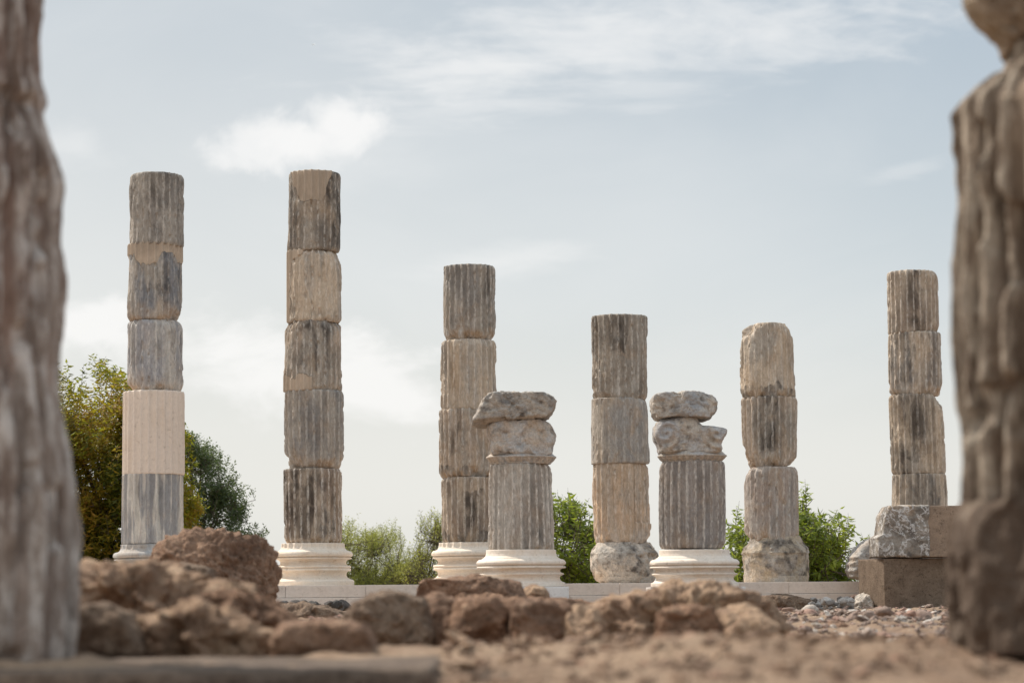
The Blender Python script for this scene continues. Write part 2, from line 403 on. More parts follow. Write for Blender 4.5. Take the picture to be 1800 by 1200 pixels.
# ------------------------------------------------------------------ rocks and carved blocks from an outline
def outline_stone(name, Y, pts, depth, mat, seed, parent=None, soft=2, e=.5, amp=.05, fine=.012, freq=2.0, facets=0, tilt=0, res=(220, 110), erode=0, frontcurve=0, scale_top=0, closeup=False, post=None):
    """solid stone: its outline (px) at distance Y, swelling to its own thickness `depth` front and back"""
    W = np.array([[P(a, b, Y).x, P(a, b, Y).z] for a, b in pts])
    # resample closed outline by angle around the centre
    c = (W.max(0)+W.min(0))/2
    # Chaikin smoothing once keeps corners natural
    Q = W
    for _ in range(soft):
        N = np.roll(Q, -1, 0); Q = np.stack([Q*.8+N*.2, Q*.2+N*.8], 1).reshape(-1, 2)
    N = np.roll(Q, -1, 0); Q = np.concatenate([Q+(N-Q)*k for k in np.linspace(0, 1, 14, endpoint=False)])
    L = Q-c; ang = np.arctan2(L[:, 1], L[:, 0]); od = np.argsort(ang); ang = ang[od]; L = L[od]
    rad = np.hypot(L[:, 0], L[:, 1])
    nt, npz = res
    th = np.linspace(-np.pi, np.pi, nt, endpoint=False)
    ra = np.interp(th, np.r_[ang-2*np.pi, ang, ang+2*np.pi], np.r_[rad, rad, rad])
    pd = np.linspace(-np.pi/2, np.pi/2, 6001); c_ = np.abs(np.cos(pd))**e; s_ = np.sign(np.sin(pd))*np.abs(np.sin(pd))**e
    c_[0] = c_[-1] = 0
    al = np.r_[0, np.cumsum(np.hypot(np.diff(c_)*rad.mean(), np.diff(s_)*depth/2))]; t_ = np.linspace(0, al[-1], npz)
    cp1 = np.interp(t_, al, c_); sp1 = np.interp(t_, al, s_)
    TH, cp = np.meshgrid(th, cp1); sp = np.broadcast_to(sp1[:, None], TH.shape); RA = np.broadcast_to(ra, TH.shape)
    V = np.stack([RA*np.cos(TH)*cp, sp*depth/2, RA*np.sin(TH)*cp], -1)
    rnd = np.random.RandomState(seed)
    size = max(rad.max(), depth/2)
    for _ in range(facets):
        n = rnd.normal(size=3)*np.array([.55, 1, .6]); n[1] = (-1 if rnd.rand() < .8 else 1)*(abs(n[1])+.55); n[2] = abs(n[2]) if rnd.rand() < .6 else n[2]; n /= np.linalg.norm(n)
        pr = V@n; dlim = np.quantile(pr, rnd.uniform(.84, .97)); V = V-np.clip(pr-dlim, 0, None)[..., None]*n*.85
    # normals approx: radial
    Nn = np.stack([np.cos(TH)*cp**3, np.sign(sp)*np.abs(sp)**3, np.sin(TH)*cp**3], -1); Nn = Nn/np.maximum(np.linalg.norm(Nn, axis=-1, keepdims=True), 1e-6)
    d = fbm(V*freq, seed, 4)*amp+fbm(V*freq*5, seed+11, 4)*fine*2
    rg = 1-2*np.abs(fbm(V*freq*2.1+3.3, seed+31, 4))*1.6; d = d+rg*amp*.55
    if erode: d = d-erode*sstep(fbm(V*freq*2.2, seed+21, 3), .05, .4)
    V = V+Nn*d[..., None]
    if post is not None: V = post(V)
    f = grid_faces(npz, nt); f = f[:, ::-1]
    M = np.zeros(V.shape[:2]+(4,)); M[..., 2] = sstep(fbm(V*3, seed+4, 3), .1, .5)*.5; M[..., 1] = sstep(-rg, -.5, .6)*.8
    loc = Vector((c[0], Y, c[1]))
    zmin = V[..., 2].min(); V[..., 2] -= zmin; loc.z += zmin
    if parent is not None: loc = loc-parent.location
    return mesh_obj(name, V.reshape(-1, 3), f, mat, parent, loc, M.reshape(-1, 4))

def block(name, loc, dims, rz, mat, seed, parent=None, bev=.012, rough=.004, cuts=28, chips=.02):
    bm = bmesh.new(); bmesh.ops.create_cube(bm, size=1)
    for v in bm.verts: v.co = Vector((v.co.x*dims[0], v.co.y*dims[1], (v.co.z+.5)*dims[2]))
    bmesh.ops.bevel(bm, geom=bm.edges[:], offset=bev, segments=2, affect='EDGES', profile=.6)
    bmesh.ops.subdivide_edges(bm, edges=[e for e in bm.edges if e.calc_length() > bev*6], cuts=cuts, use_grid_fill=True)
    V = np.array([v.co[:] for v in bm.verts]); bm.normal_update(); N = np.array([v.normal[:] for v in bm.verts])
    d = fbm(V*6, seed, 4)*rough
    dist = np.sort(np.abs(np.abs(V-[0, 0, dims[2]/2])-np.array(dims)/2), axis=1)[:, 1]
    d = d-chips*sstep(fbm(V*7, seed+3, 3), .1, .5)*np.exp(-dist/.03)
    V = V+N*d[:, None]
    for v, c in zip(bm.verts, V): v.co = c
    me = bpy.data.meshes.new(name); bm.to_mesh(me); bm.free(); me.materials.append(mat)
    for p in me.polygons: p.use_smooth = True
    o = bpy.data.objects.new(name, me); COL.objects.link(o); o.parent = parent
    o.location = Vector(loc)-(parent.location if parent is not None else Vector((0, 0, 0))); o.rotation_euler = (0, 0, rz)
    return o

# ------------------------------------------------------------------ ground
def zground(x, y):
    p = np.stack([x, y, np.zeros_like(x)], -1)
    z = fbm(p*.35, 3, 4)*.06+fbm(p*1.6, 8, 4)*.06+fbm(p*6, 12, 4)*.034
    hump = .10*np.exp(-((y-9.3)/1.1)**2)*sstep(x, -.35, .9)       # the earth bank across the foreground right
    z = z*sstep(y, 3, 6)+hump
    z = z-.10*sstep(y, 11, 13.5)*(1-sstep(y, 17, 22))
    z = z-.05*sstep(y, 34, 42)
    z = z-.32*sstep(-x, .12, .34)*sstep(y, 0, 5)*(1-sstep(y, 8.95, 9.15))
    z = z*(1-sstep(y, 90, 200))
    z = z-1.2*sstep(np.hypot(x, y), 60, 130)
    return z
def z_at(x, y): return float(zground(np.array([float(x)]), np.array([float(y)]))[0])

def soil_mat():
    m, t, b = new_mat('soil')
    tc = t.new('ShaderNodeTexCoord'); v = tc.outputs['Object']
    n1 = t.noise(v, .9, 6, .6, .3); n2 = t.noise(v, 6, 8, .7, .3); n3 = t.noise(v, 38, 6, .7)
    c = t.mix(t.ss(n1, .36, .64), (.25, .165, .11), (.33, .23, .155))
    c = t.mix(t.math('MULTIPLY', t.ss(n2, .52, .68), .6), c, (.43, .325, .23))
    c = t.mix(t.math('MULTIPLY', t.ss(n2, .47, .33), .5), c, (.10, .07, .055))
    c = t.mix(.6, c, t.mix(t.ss(n3, .3, .7), (.6, .6, .6), (1.4, 1.4, 1.4)), 'MULTIPLY')
    t.put(b.inputs['Base Color'], c); b.inputs['Roughness'].default_value = 1
    bp = t.new('ShaderNodeBump'); bp.inputs['Strength'].default_value = .8; bp.inputs['Distance'].default_value = .05
    t.put(bp.inputs['Height'], t.math('ADD', n2, t.math('MULTIPLY', n3, .5))); t.l.new(bp.outputs[0], b.inputs['Normal'])
    return m
SOIL = soil_mat()
def build_ground():
    ys = np.r_[np.array([-3000, -600, -100, -20, 0, 3, 5]), np.arange(6, 14, .04), np.arange(14, 42, .12), np.arange(42, 80, 1.0), np.geomspace(80, 9000, 40)]
    us = np.r_[-np.geomspace(1, .13, 26)[:-1]*1.0, np.linspace(-.13, .13, 330), np.geomspace(.13, 1, 26)[1:]]
    us = us*1.8
    X = us[None, :]*np.maximum(np.abs(ys), 8)[:, None]; Yy = np.broadcast_to(ys[:, None], X.shape)
    Z = zground(X, Yy)
    V = np.stack([X, Yy, Z], -1)
    # widen behind the camera
    f = grid_faces(len(ys), len(us), False)
    o = mesh_obj('ground', V.reshape(-1, 3), f, SOIL)
    tag(o, 'bare brown earth of the excavation', 'ground', kind='structure')
build_ground()

def build_hills():
    m, t, b = new_mat('hazy_hillside'); tc = t.new('ShaderNodeTexCoord'); v = tc.outputs['Object']
    n = t.noise(v, .02, 6, .6)
    t.put(b.inputs['Base Color'], t.mix(t.ss(n, .4, .6), (.19, .24, .22), (.26, .31, .30))); b.inputs['Roughness'].default_value = 1  # bluish tone of distance haze put into the hill colour
    xs = np.linspace(-1400, 1400, 300); ks = np.linspace(0, 1, 30)
    X, K = np.meshgrid(xs, ks); p = np.stack([X*.003, K*.5, K*0], -1)
    Hh = 6+14*np.exp(-((X+100)/170)**2)+6*fbm(p, 4, 5)+5*np.exp(-((X-600)/300)**2)
    Z = -3+Hh*np.sin(K*np.pi/2*1.0)+1.2*fbm(np.stack([X*.03, K*9, K*0], -1), 9, 4)*K
    Y = 2200+K*500
    o = mesh_obj('hills', np.stack([X, Y, Z], -1).reshape(-1, 3), grid_faces(30, 300, False), m)
    tag(o, 'low blue green hills on the horizon', 'hills', kind='structure')
build_hills()

# ------------------------------------------------------------------ stylobate
ZTOP = .427
LX, LY = 2.48, .39; LANG = math.atan2(LY, LX)
def line_xy(i, off=0.0):       # point on the colonnade line, i bays from the first column, off metres towards the camera
    x = -.1487*38+i*LX; y = 38+i*LY
    return x+off*math.sin(LANG), y-off*math.cos(LANG)
NEW_A = new_marble('new_marble', 3)
NEW_B = new_marble('new_marble_step', 5, (.74, .645, .565), (.62, .51, .42))
def build_stylobate():
    root = empty('stylobate', (*line_xy(-.7), 0), LANG)
    tag(root, 'long low platform of pale new marble slabs under the back row of columns', 'platform')
    x = 0.0; rnd = random.Random(4); total = 6.4*2.51
    k = 0
    while x < total:
        w = min(rnd.choice((1.24, 1.27, 1.5, 2.5)), total-x+.01)
        o = block('paving_slab', (0, 0, 0), (w-.004, 1.9, .185), 0, NEW_B, 100+k, None, bev=.004, rough=.0015, cuts=6, chips=.004)
        o.parent = root; o.location = (x+w/2, 0, ZTOP-.185+rnd.uniform(-.001, .001)); x += w; k += 1
    o = block('lower_step', (0, 0, 0), (total+.06, 1.95, .5), 0, NEW_B, 90, None, bev=.006, rough=.004, cuts=20, chips=.008)
    o.parent = root; o.location = (total/2, -.01, ZTOP-.185-.5-.004)
build_stylobate()

# ------------------------------------------------------------------ columns
def base_profile(U):
    # radius and height in px of the new Ionic base (74 px high), scaled by U metres per px
    p = [(0.1, 0), (72, 0), (72.2, 8), (70, 11), (66, 12), (61, 15), (58.5, 20), (59.5, 25), (62, 27.5), (66, 28.2), (67, 30.5), (66, 33), (64.5, 33.6), (66.5, 34.4), (67.2, 36.5), (66, 38.5), (61, 39.5), (58.5, 42), (58, 46), (60.5, 50), (65, 51.5), (67.3, 51.8), (68, 54), (65, 55),
         (65, 56), (68, 56.8), (69.5, 58), (70, 61.5), (68.5, 65), (66, 67), (62, 68), (59, 69.5), (57.5, 72), (56.5, 76), (56, 83)]
    return [(a*U, b*U*74/83) for a, b in p]
def base_profile_front(U):
    p = [(0.1, 0), (77, 0), (77, 9), (72, 11), (68.5, 15), (67.5, 20), (69, 24), (73, 26), (75.5, 28), (74, 30), (71, 31), (68, 35), (69, 39), (73, 41), (77.5, 41.5), (78.5, 43.5), (77.5, 45.5), (73.5, 46),
         (73.5, 47), (78, 50), (78.5, 54), (77, 58), (74, 61), (68, 62.5), (67.5, 64.5), (65.5, 65), (62.5, 69), (61.5, 74), (61, 83)]
    return [(a*U, b*U) for a, b in p]

def col_root(i, name, label, off=0):
    x, y = line_xy(i); r = empty(name, (x, y, ZTOP)); tag(r, label, 'column', 'columns of the back row'); return r, x, y
GRP = 'columns of the back row'

# column 1
r, X, Y = col_root(0, 'column', 'tall grey column with one clean pink marble drum low down, standing leftmost behind the boulder')
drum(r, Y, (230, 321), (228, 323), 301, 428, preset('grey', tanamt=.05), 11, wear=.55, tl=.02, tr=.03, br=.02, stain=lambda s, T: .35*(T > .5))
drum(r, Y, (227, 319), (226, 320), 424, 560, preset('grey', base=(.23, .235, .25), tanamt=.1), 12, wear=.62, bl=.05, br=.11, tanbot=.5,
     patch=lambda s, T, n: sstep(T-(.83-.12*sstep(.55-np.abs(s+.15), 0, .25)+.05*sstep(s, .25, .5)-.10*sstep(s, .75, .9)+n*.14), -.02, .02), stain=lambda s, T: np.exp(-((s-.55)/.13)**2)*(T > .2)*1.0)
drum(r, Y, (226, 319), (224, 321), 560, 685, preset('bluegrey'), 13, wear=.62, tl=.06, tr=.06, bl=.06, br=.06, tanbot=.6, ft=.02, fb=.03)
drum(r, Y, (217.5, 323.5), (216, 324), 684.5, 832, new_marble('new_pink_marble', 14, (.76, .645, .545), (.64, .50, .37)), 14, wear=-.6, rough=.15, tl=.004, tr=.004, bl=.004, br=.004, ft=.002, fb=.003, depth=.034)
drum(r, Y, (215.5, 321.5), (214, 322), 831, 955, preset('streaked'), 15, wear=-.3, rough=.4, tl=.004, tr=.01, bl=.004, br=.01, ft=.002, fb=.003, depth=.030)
U = Y*.99/FPX
lathe_base(r, X, Y, ZTOP, base_profile(U), preset('pale', darkamt=.12, base=(.5, .47, .43), alt=(.42, .41, .40), contrast=.6), 16, scallop=(72*U*.89, 83*U*.89, .018), edge=.012)

# column 2
r, X, Y = col_root(1, 'column', 'tall brown column whose top drum is patched with new stone, second from the left')
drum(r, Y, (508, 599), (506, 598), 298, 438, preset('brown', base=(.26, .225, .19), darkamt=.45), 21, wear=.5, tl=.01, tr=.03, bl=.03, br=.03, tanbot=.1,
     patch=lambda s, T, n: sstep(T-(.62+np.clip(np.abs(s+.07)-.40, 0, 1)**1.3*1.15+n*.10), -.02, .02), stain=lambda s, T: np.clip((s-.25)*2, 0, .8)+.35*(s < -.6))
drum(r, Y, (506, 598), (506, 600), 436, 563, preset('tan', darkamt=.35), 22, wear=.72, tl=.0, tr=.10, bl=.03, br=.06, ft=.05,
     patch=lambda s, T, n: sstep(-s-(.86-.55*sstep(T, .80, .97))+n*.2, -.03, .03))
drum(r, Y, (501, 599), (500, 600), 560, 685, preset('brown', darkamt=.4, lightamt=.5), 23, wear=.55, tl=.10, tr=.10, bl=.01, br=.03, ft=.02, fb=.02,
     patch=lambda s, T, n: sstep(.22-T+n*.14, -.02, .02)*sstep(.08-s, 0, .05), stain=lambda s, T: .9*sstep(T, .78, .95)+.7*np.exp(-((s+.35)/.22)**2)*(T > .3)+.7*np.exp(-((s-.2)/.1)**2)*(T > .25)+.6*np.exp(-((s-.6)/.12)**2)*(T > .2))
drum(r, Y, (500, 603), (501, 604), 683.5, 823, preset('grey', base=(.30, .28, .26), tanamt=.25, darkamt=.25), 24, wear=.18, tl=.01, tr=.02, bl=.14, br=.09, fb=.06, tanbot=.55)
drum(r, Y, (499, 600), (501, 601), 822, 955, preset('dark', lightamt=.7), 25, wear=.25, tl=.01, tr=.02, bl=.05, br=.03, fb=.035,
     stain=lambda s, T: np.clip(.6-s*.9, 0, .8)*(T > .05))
U = Y*.99/FPX
lathe_base(r, X, Y, ZTOP, base_profile(U), new_marble('new_base_marble', 26, (.77, .67, .56), (.68, .50, .33)), 26, scallop=(72*U*.89, 83*U*.89, .024), edge=.012)

# column 3
r, X, Y = col_root(2, 'column', 'column of four worn fluted drums on a new marble base, partly behind the short column with a flat block on top')
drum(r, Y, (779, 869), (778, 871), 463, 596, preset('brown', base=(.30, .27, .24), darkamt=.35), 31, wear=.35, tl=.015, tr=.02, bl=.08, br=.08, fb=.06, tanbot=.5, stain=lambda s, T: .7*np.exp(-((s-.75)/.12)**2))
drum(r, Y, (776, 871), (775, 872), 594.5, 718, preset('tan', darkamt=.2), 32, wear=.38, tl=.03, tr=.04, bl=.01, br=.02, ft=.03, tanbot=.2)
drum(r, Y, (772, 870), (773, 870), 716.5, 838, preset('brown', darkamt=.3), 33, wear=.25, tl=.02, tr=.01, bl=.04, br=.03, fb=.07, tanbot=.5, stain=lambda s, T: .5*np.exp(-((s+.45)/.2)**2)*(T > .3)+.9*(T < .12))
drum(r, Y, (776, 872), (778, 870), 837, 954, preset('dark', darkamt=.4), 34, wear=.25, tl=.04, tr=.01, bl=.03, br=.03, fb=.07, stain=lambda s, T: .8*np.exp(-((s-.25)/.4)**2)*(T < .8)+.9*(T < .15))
U = Y*.98/FPX
lathe_base(r, X, Y, ZTOP, base_profile(U), new_marble('new_base_marble', 36, (.77, .67, .56), (.68, .50, .32)), 36, scallop=(72*U*.89, 83*U*.89, .024), edge=.012)

# column 5 (orange tinted, eroded base)
def eroded_base(parent, x, Y, z0, rad, H, mat, seed, prof, amp=.05):
    def er(PH, RR, ZZ, p, nb):
        n = fbm(p*3.2, seed+40, 4); n2 = fbm(p*9, seed+41, 4); n3 = fbm(p*24, seed+42, 3)
        hol = sstep(n, .05, .4)
        M = np.zeros(PH.shape+(4,)); M[..., 1] = np.clip(sstep(n2+n*.5, -.25, .35)*(ZZ > .10), 0, 1); M[..., 2] = hol*.8
        u = np.abs((PH*24/(2*np.pi)) % 1-.5)
        eggs = .022*np.exp(-((ZZ/H-.86)/.045)**2)*(u < .3)*(np.cos(PH*1.0-1.2) > -.6)
        return hol*amp-n2*.022-n3*.007+eggs, M
    return lathe_base(parent, x, Y, z0, [(a*rad, b*H) for a, b in prof], mat, seed, rough=.004, erode=er)
r, X, Y = col_root(3, 'column', 'three-drum column of orange tinted stone on a rough eroded round base, left of the short column with a broken volute')
drum(r, Y, (1041, 1136), (1043, 1138), 551, 699, preset('brown', base=(.32, .265, .21), darkamt=.42), 41, wear=.62, tl=.005, tr=.01, bl=.05, br=.02, fb=.015, stain=lambda s, T: .55*(T > .55)*(s < .3))
drum(r, Y, (1039.5, 1138), (1039.5, 1141), 697.5, 813, preset('tan', base=(.36, .33, .30), darkamt=.12, lightamt=.25), 42, wear=.75, tl=.0, tr=.07, bl=.0, br=.02, rough=.6,
     blob=lambda s, T, f: .03*((s > -.93)).astype(float)*f*0+.045*(s > -.86)*(s < -.5)*T*0)
drum(r, Y, (1042, 1141), (1044, 1144), 811, 954, preset('warm'), 43, wear=.45, tl=.01, tr=.04, bl=.11, br=.10, fb=.03, tanbot=.5,
     blob=lambda s, T, f: .035*(s > .42)*(T > .25)*f)
drum_base_prof = [(.1, 0), (.82, 0), (.88, .08), (.95, .22), (1.0, .42), (1.01, .6), (.99, .74), (.93, .84), (.86, .92), (.80, 1.0)]
eroded_base(r, X, Y, ZTOP, 60*Y/FPX, 71*Y/FPX, preset('pale', streak=0, darkamt=.8, tanamt=.5, bump=1.0), 44, drum_base_prof, .09)

# column 6
r, X, Y = col_root(4, 'column', 'three-drum column with a rounded broken top, on a mortared crumbling base, right of the short column with a broken volute')
drum(r, Y, (1303, 1393), (1302, 1397), 566, 696, preset('tan', darkamt=.22), 51, wear=.55, tl=.17, tr=.15, bl=.04, br=.02, fb=.05, stain=lambda s, T: .9*(T < .14))
drum(r, Y, (1303, 1401), (1306, 1400), 695, 820, preset('brown', darkamt=.4, lightamt=.5), 52, wear=.12, tl=.02, tr=.03, bl=.15, br=.13, fb=.05, stain=lambda s, T: .9*np.exp(-((s+.05)/.35)**2)*(T > .25), tanbot=.6, depth=.036)
drum(r, Y, (1308, 1403), (1309, 1404), 819, 949, preset('warm', base=(.42, .335, .28), alt=(.40, .35, .31), darkamt=.12), 53, wear=.55, tl=.12, tr=.07, bl=.14, br=.06, fb=.03, tanbot=.4)
pf6 = [(.1, 0), (.95, 0), (.97, .18), (.98, .3), (1.0, .45), (.99, .6), (1.02, .66), (.99, .72), (.97, .76), (.86, .86), (.80, .93), (.74, 1.02), (.70, 1.05)]
eroded_base(r, X, Y, ZTOP, 59*Y/FPX, 77*Y/FPX, preset('pale', streak=0, base=(.50, .41, .31), alt=(.44, .39, .34), darkamt=.3, tan=(.55, .42, .27), tanamt=.6), 54, pf6, .04)

# column 7
r, X, Y = col_root(5, 'column', 'slender dark column rising behind the stacked square blocks, rightmost of the distant columns')
drum(r, Y, (1560, 1647), (1562, 1649), 473, 583, preset('dark', darkamt=.5, lightamt=.55), 61, wear=.2, tl=.01, tr=.07, bl=.01, br=.06, ft=.02, stain=lambda s, T: .8*np.exp(-((s-.0)/.25)**2))
drum(r, Y, (1562, 1652), (1563, 1655), 581, 693, preset('dark', base=(.27, .235, .205), lightamt=.55), 62, wear=.22, tl=.02, tr=.02, bl=.09, br=.09, fb=.06, tanbot=.5)
drum(r, Y, (1563, 1656), (1567, 1662), 691, 832, preset('tan', darkamt=.4, lightamt=.3), 63, wear=.1, tl=.02, tr=.16, bl=.03, br=.02, depth=.038, stain=lambda s, T: .95*np.exp(-((s+.1)/.4)**2)*(T > .2)+.5*(s < -.5))
drum(r, Y, (1568, 1663), (1566, 1666), 831.5, 946, preset('dark', base=(.23, .20, .17), lightamt=.25), 64, wear=.25, tl=.01, tr=.01)
U = Y*.98/FPX
lathe_base(r, X, Y, ZTOP, base_profile(U), preset('grey'), 66, edge=.01)

# front pair
def moulding(parent, x, Y, prof, mat, seed, eggs, amp=.006, name='collar'):
    def er(PH, RR, ZZ, p, nb):
        n = fbm(p*7, seed+40, 4); u = np.abs((PH*28/(2*np.pi)) % 1-.5)
        z0, z1, dep = eggs
        cut = dep*(u < .22)*(ZZ > z0)*(ZZ < z1)+sstep(fbm(p*4, seed+2, 3), .15, .45)*.02-n*amp
        M = np.zeros(PH.shape+(4,)); M[..., 2] = .5*(u >= .22)*(ZZ > z0)*(ZZ < z1)
        return cut, M
    return lathe_base(parent, x, Y, prof[0][2], [(a, b) for a, b, _ in prof], mat, seed, rough=.002, erode=er, name=name)

def front_column(cx, label, seed, drum_args, cap_prof, body, slab, matd, matc, mata, YF, post_body=None, base_cx=None, slab_depth=1.15, body_depth=.95):
    base_cx = base_cx or cx
    zb = P(base_cx, 1052, YF-.6).z
    x = P(base_cx, 1000, YF).x
    root = empty('short_column', (x, YF, zb)); tag(root, label, 'column', 'short columns with capitals in the front row')
    U = YF/FPX
    zt = P(base_cx, 965, YF-.5).z; hb = zt-zb-.17
    prof = base_profile_front(U); h0 = prof[-1][1]; prof = [(a, b*hb/h0) for a, b in prof]
    lathe_base(root, x, YF, zb+.17, prof, new_marble('new_base_marble', seed, (.78, .685, .59), (.66, .52, .38)), seed, edge=.012)
    block('plinth', (x, YF, zb-.25), (1.34, 1.34, .418), 0, new_marble('new_plinth_marble', seed+1, (.72, .70, .68), (.6, .57, .53)), seed+1, root, bev=.006, rough=.002, cuts=10, chips=.008)
    drum(root, YF, matd=None, **drum_args) if False else drum(root, YF, drum_args['top'], drum_args['bot'], drum_args['yt'], drum_args['yb'], matd, seed+2, **drum_args['kw'])
    # capital: egg moulding collar, volute body and what is left of the slab on top
    (yl, yh, rad_px) = cap_prof
    z0 = P(cx, yl, YF-.45).z; z1 = P(cx, yh, YF-.45).z; h = z1-z0; u = U
    xc = P(cx, yl, YF).x
    pr = [(.05, 0, z0), (52*u, 0, z0), (53*u, h*.12, 0), (55*u, h*.25, 0), (58*u, h*.45, 0), (rad_px*u*.97, h*.68, 0), (rad_px*u, h*.80, 0), (rad_px*u, h*.92, 0), (rad_px*u*.95, h*1.05, 0), (54*u, h*1.35, 0), (50*u, h*1.6, 0)]
    moulding(root, xc, YF, pr, matc, seed+3, (h*.18, h*.68, .022))
    outline_stone('capital', YF, body, body_depth, matc, seed+4, root, e=.28, amp=.016, fine=.010, freq=3.2, facets=1, erode=.03, post=post_body)
    outline_stone('abacus', YF, slab, slab_depth, mata, seed+5, root, e=.16, amp=.016, fine=.014, freq=3.6, facets=3, erode=.028, soft=1)
    return root
def volutes(V):
    # spiral relief of a worn Ionic volute on the front, left and right
    X, Yv, Z = V[..., 0], V[..., 1], V[..., 2]
    out = V.copy(); w = X.max()-X.min(); h = Z.max()-Z.min(); zc = (Z.max()+Z.min())/2+.02
    for sx in (-1, 1):
        cxx = sx*w*.34; dx = X-cxx; dz = Z-zc; rr = np.hypot(dx, dz)/(h*.42); a = np.arctan2(dz, dx*sx)
        sp = np.cos((rr*2.2-a/(2*np.pi))*2*np.pi)*(rr < 1)*(1-rr*.4)
        out[..., 1] = out[..., 1]-sp*.022*(Yv < 0)
    mid = np.exp(-(X/(w*.16))**2)*np.exp(-((Z-zc+.02)/(h*.3))**2)
    out[..., 1] = out[..., 1]+.05*np.exp(-(X/(w*.22))**2)*(Yv < -.1)*sstep(Z, zc, zc+h*.4)
    return out
YF = 35.0
def z6(pts): return [(730+a/3, 680+b/3) for a, b in pts]
def z7(pts): return [(1010+a/4, 530+b/4) for a, b in pts]
front_column(916, 'short fluted column topped by a worn capital and a thick overhanging grey block, left of the front pair', 300,
    dict(top=(860, 969), bot=(858, 975), yt=813, yb=967, kw=dict(wear=-.05, tl=.02, tr=.05, bl=.01, br=.03, ft=.012, fb=.02, depth=.036, stain=lambda s, T: .6*np.exp(-((s-.45)/.25)**2-((T-.1)/.12)**2), tanbot=.25)),
    (813, 799, 62), z6([(385, 200), (440, 172), (690, 175), (728, 225), (740, 262), (726, 320), (712, 372), (400, 372), (400, 300), (376, 245)]),
    z6([(298, 195), (318, 160), (345, 100), (378, 55), (430, 36), (560, 42), (690, 40), (738, 75), (732, 118), (692, 172), (560, 182), (470, 182), (380, 207), (318, 210)]),
    preset('pale', base=(.40, .345, .295), darkamt=.12, lightamt=.75), preset('pale', streak=0, base=(.47, .47, .47), alt=(.58, .50, .42), darkamt=.15, tanamt=.35),
    preset('grey', streak=0, base=(.34, .315, .29), alt=(.48, .42, .355), darkamt=.6, lightamt=.5), YF, slab_depth=1.2, body_depth=1.0)
front_column(1217, 'short fluted column topped by a broken scroll capital and a cracked grey slab, right of the front pair', 320,
    dict(top=(1160, 1273), bot=(1160, 1274), yt=809, yb=963, kw=dict(wear=.15, tl=.03, tr=.01, bl=.02, br=.05, ft=.01, fb=.012, bulge=.012, depth=.034)),
    (810, 797, 61.5), z7([(585, 845), (700, 806), (820, 806), (885, 872), (960, 885), (1030, 888), (1062, 915), (1052, 950), (1018, 1000), (1030, 1085), (600, 1085), (592, 1015), (555, 965), (556, 885)]),
    z7([(542, 672), (600, 655), (700, 650), (800, 643), (930, 655), (998, 690), (992, 772), (935, 832), (840, 828), (700, 818), (582, 838), (538, 780)]),
    preset('brown', base=(.36, .315, .28), alt=(.33, .30, .28), darkamt=.2, lightamt=.6), preset('pale', streak=0, base=(.52, .46, .39), alt=(.44, .42, .41), darkamt=.22, tanamt=.5),
    preset('grey', streak=0, base=(.38, .37, .365), alt=(.50, .44, .375), darkamt=.55, lightamt=.5), YF, post_body=volutes, base_cx=1221, slab_depth=1.05, body_depth=.95)

# ------------------------------------------------------------------ stacked blocks on the right
YB = 35.6
andesite = rock_mat('andesite', 70, (.205, .15, .108), (.155, .112, .08), (.26, .20, .15), bump=.35, sc=2.2)
andesite2 = rock_mat('andesite_light', 71, (.33, .245, .18), (.27, .20, .148), (.39, .30, .23), bump=.35, sc=2.2)
a = P(1553, 1076, YB); b_ = P(1553, 981, YB); hL = b_.z-(a.z-.05)
rz = R(-13)
def blk(name, pxl, ybot, ytop, W, D, mat, seed, label, bev=.012, sink=0.0, rzz=rz, Yc=YB, **kw):
    # front left bottom corner seen at (pxl, ybot)
    c = P(pxl, ybot, Yc); t = P(pxl, ytop, Yc); h = t.z-c.z+sink
    off = Vector((math.cos(rzz)*W/2-math.sin(rzz)*D/2, math.sin(rzz)*W/2+math.cos(rzz)*D/2, 0))
    o = block(name, Vector((c.x, c.y, c.z-sink))+off, (W, D, h), rzz, mat, seed, None, bev=bev, **kw)
    return tag(o, label, 'stone block')
rz = R(14)
blk('stone_block', 1556, 1077, 981, 1.75, 1.1, andesite, 71, 'large dark brown square block standing on the gravel, lowest of the stack at the right', sink=.08, rzz=R(12))
o = blk('stone_block', 1626, 978.5, 888, 1.25, .95, andesite2, 72, 'smooth pinkish brown block resting on the big dark block beside the white veined stone', rzz=R(12))
o = outline_stone('marble_block', YB+.45, [(1536, 979.5), (1534, 945), (1543, 940), (1547, 905), (1557, 890), (1600, 888.5), (1625, 889), (1626, 979.5)], .95,
                  preset('grey', streak=0, base=(.20, .175, .15), alt=(.34, .305, .265), light=(.78, .76, .74), lightamt=.2, darkamt=.7, veins=.8), 73, e=.10, amp=.006, fine=.010, freq=3, facets=0, erode=.015, soft=0)
tag(o, 'dark grey marble chunk with white veins lying on the large square block', 'stone block')
o = outline_stone('marble_fragment', YB+2.6, [(1492, 1018), (1491, 985), (1500, 968), (1520, 948), (1545, 945), (1575, 965), (1580, 1018)], .8,
                  preset('pale', streak=0, base=(.46, .44, .41), alt=(.38, .36, .34), darkamt=.25), 74, e=.4, amp=.02, fine=.01, freq=3,
                  post=lambda V: np.stack([V[..., 0]*(1+.03*np.sin(V[..., 2]*60)*(V[..., 2] < .05)), V[..., 1], V[..., 2]], -1))
tag(o, 'pale grey broken column base half hidden behind the stacked blocks', 'stone fragment')
o = outline_stone('stone_block', YB+1.3, [(1514, 1048), (1514, 1019), (1535, 1016), (1560, 1018), (1560, 1048)], .5, andesite, 75, e=.2, amp=.01, freq=3)
tag(o, 'small dark block under the pale broken base, beside the big square block', 'stone block')
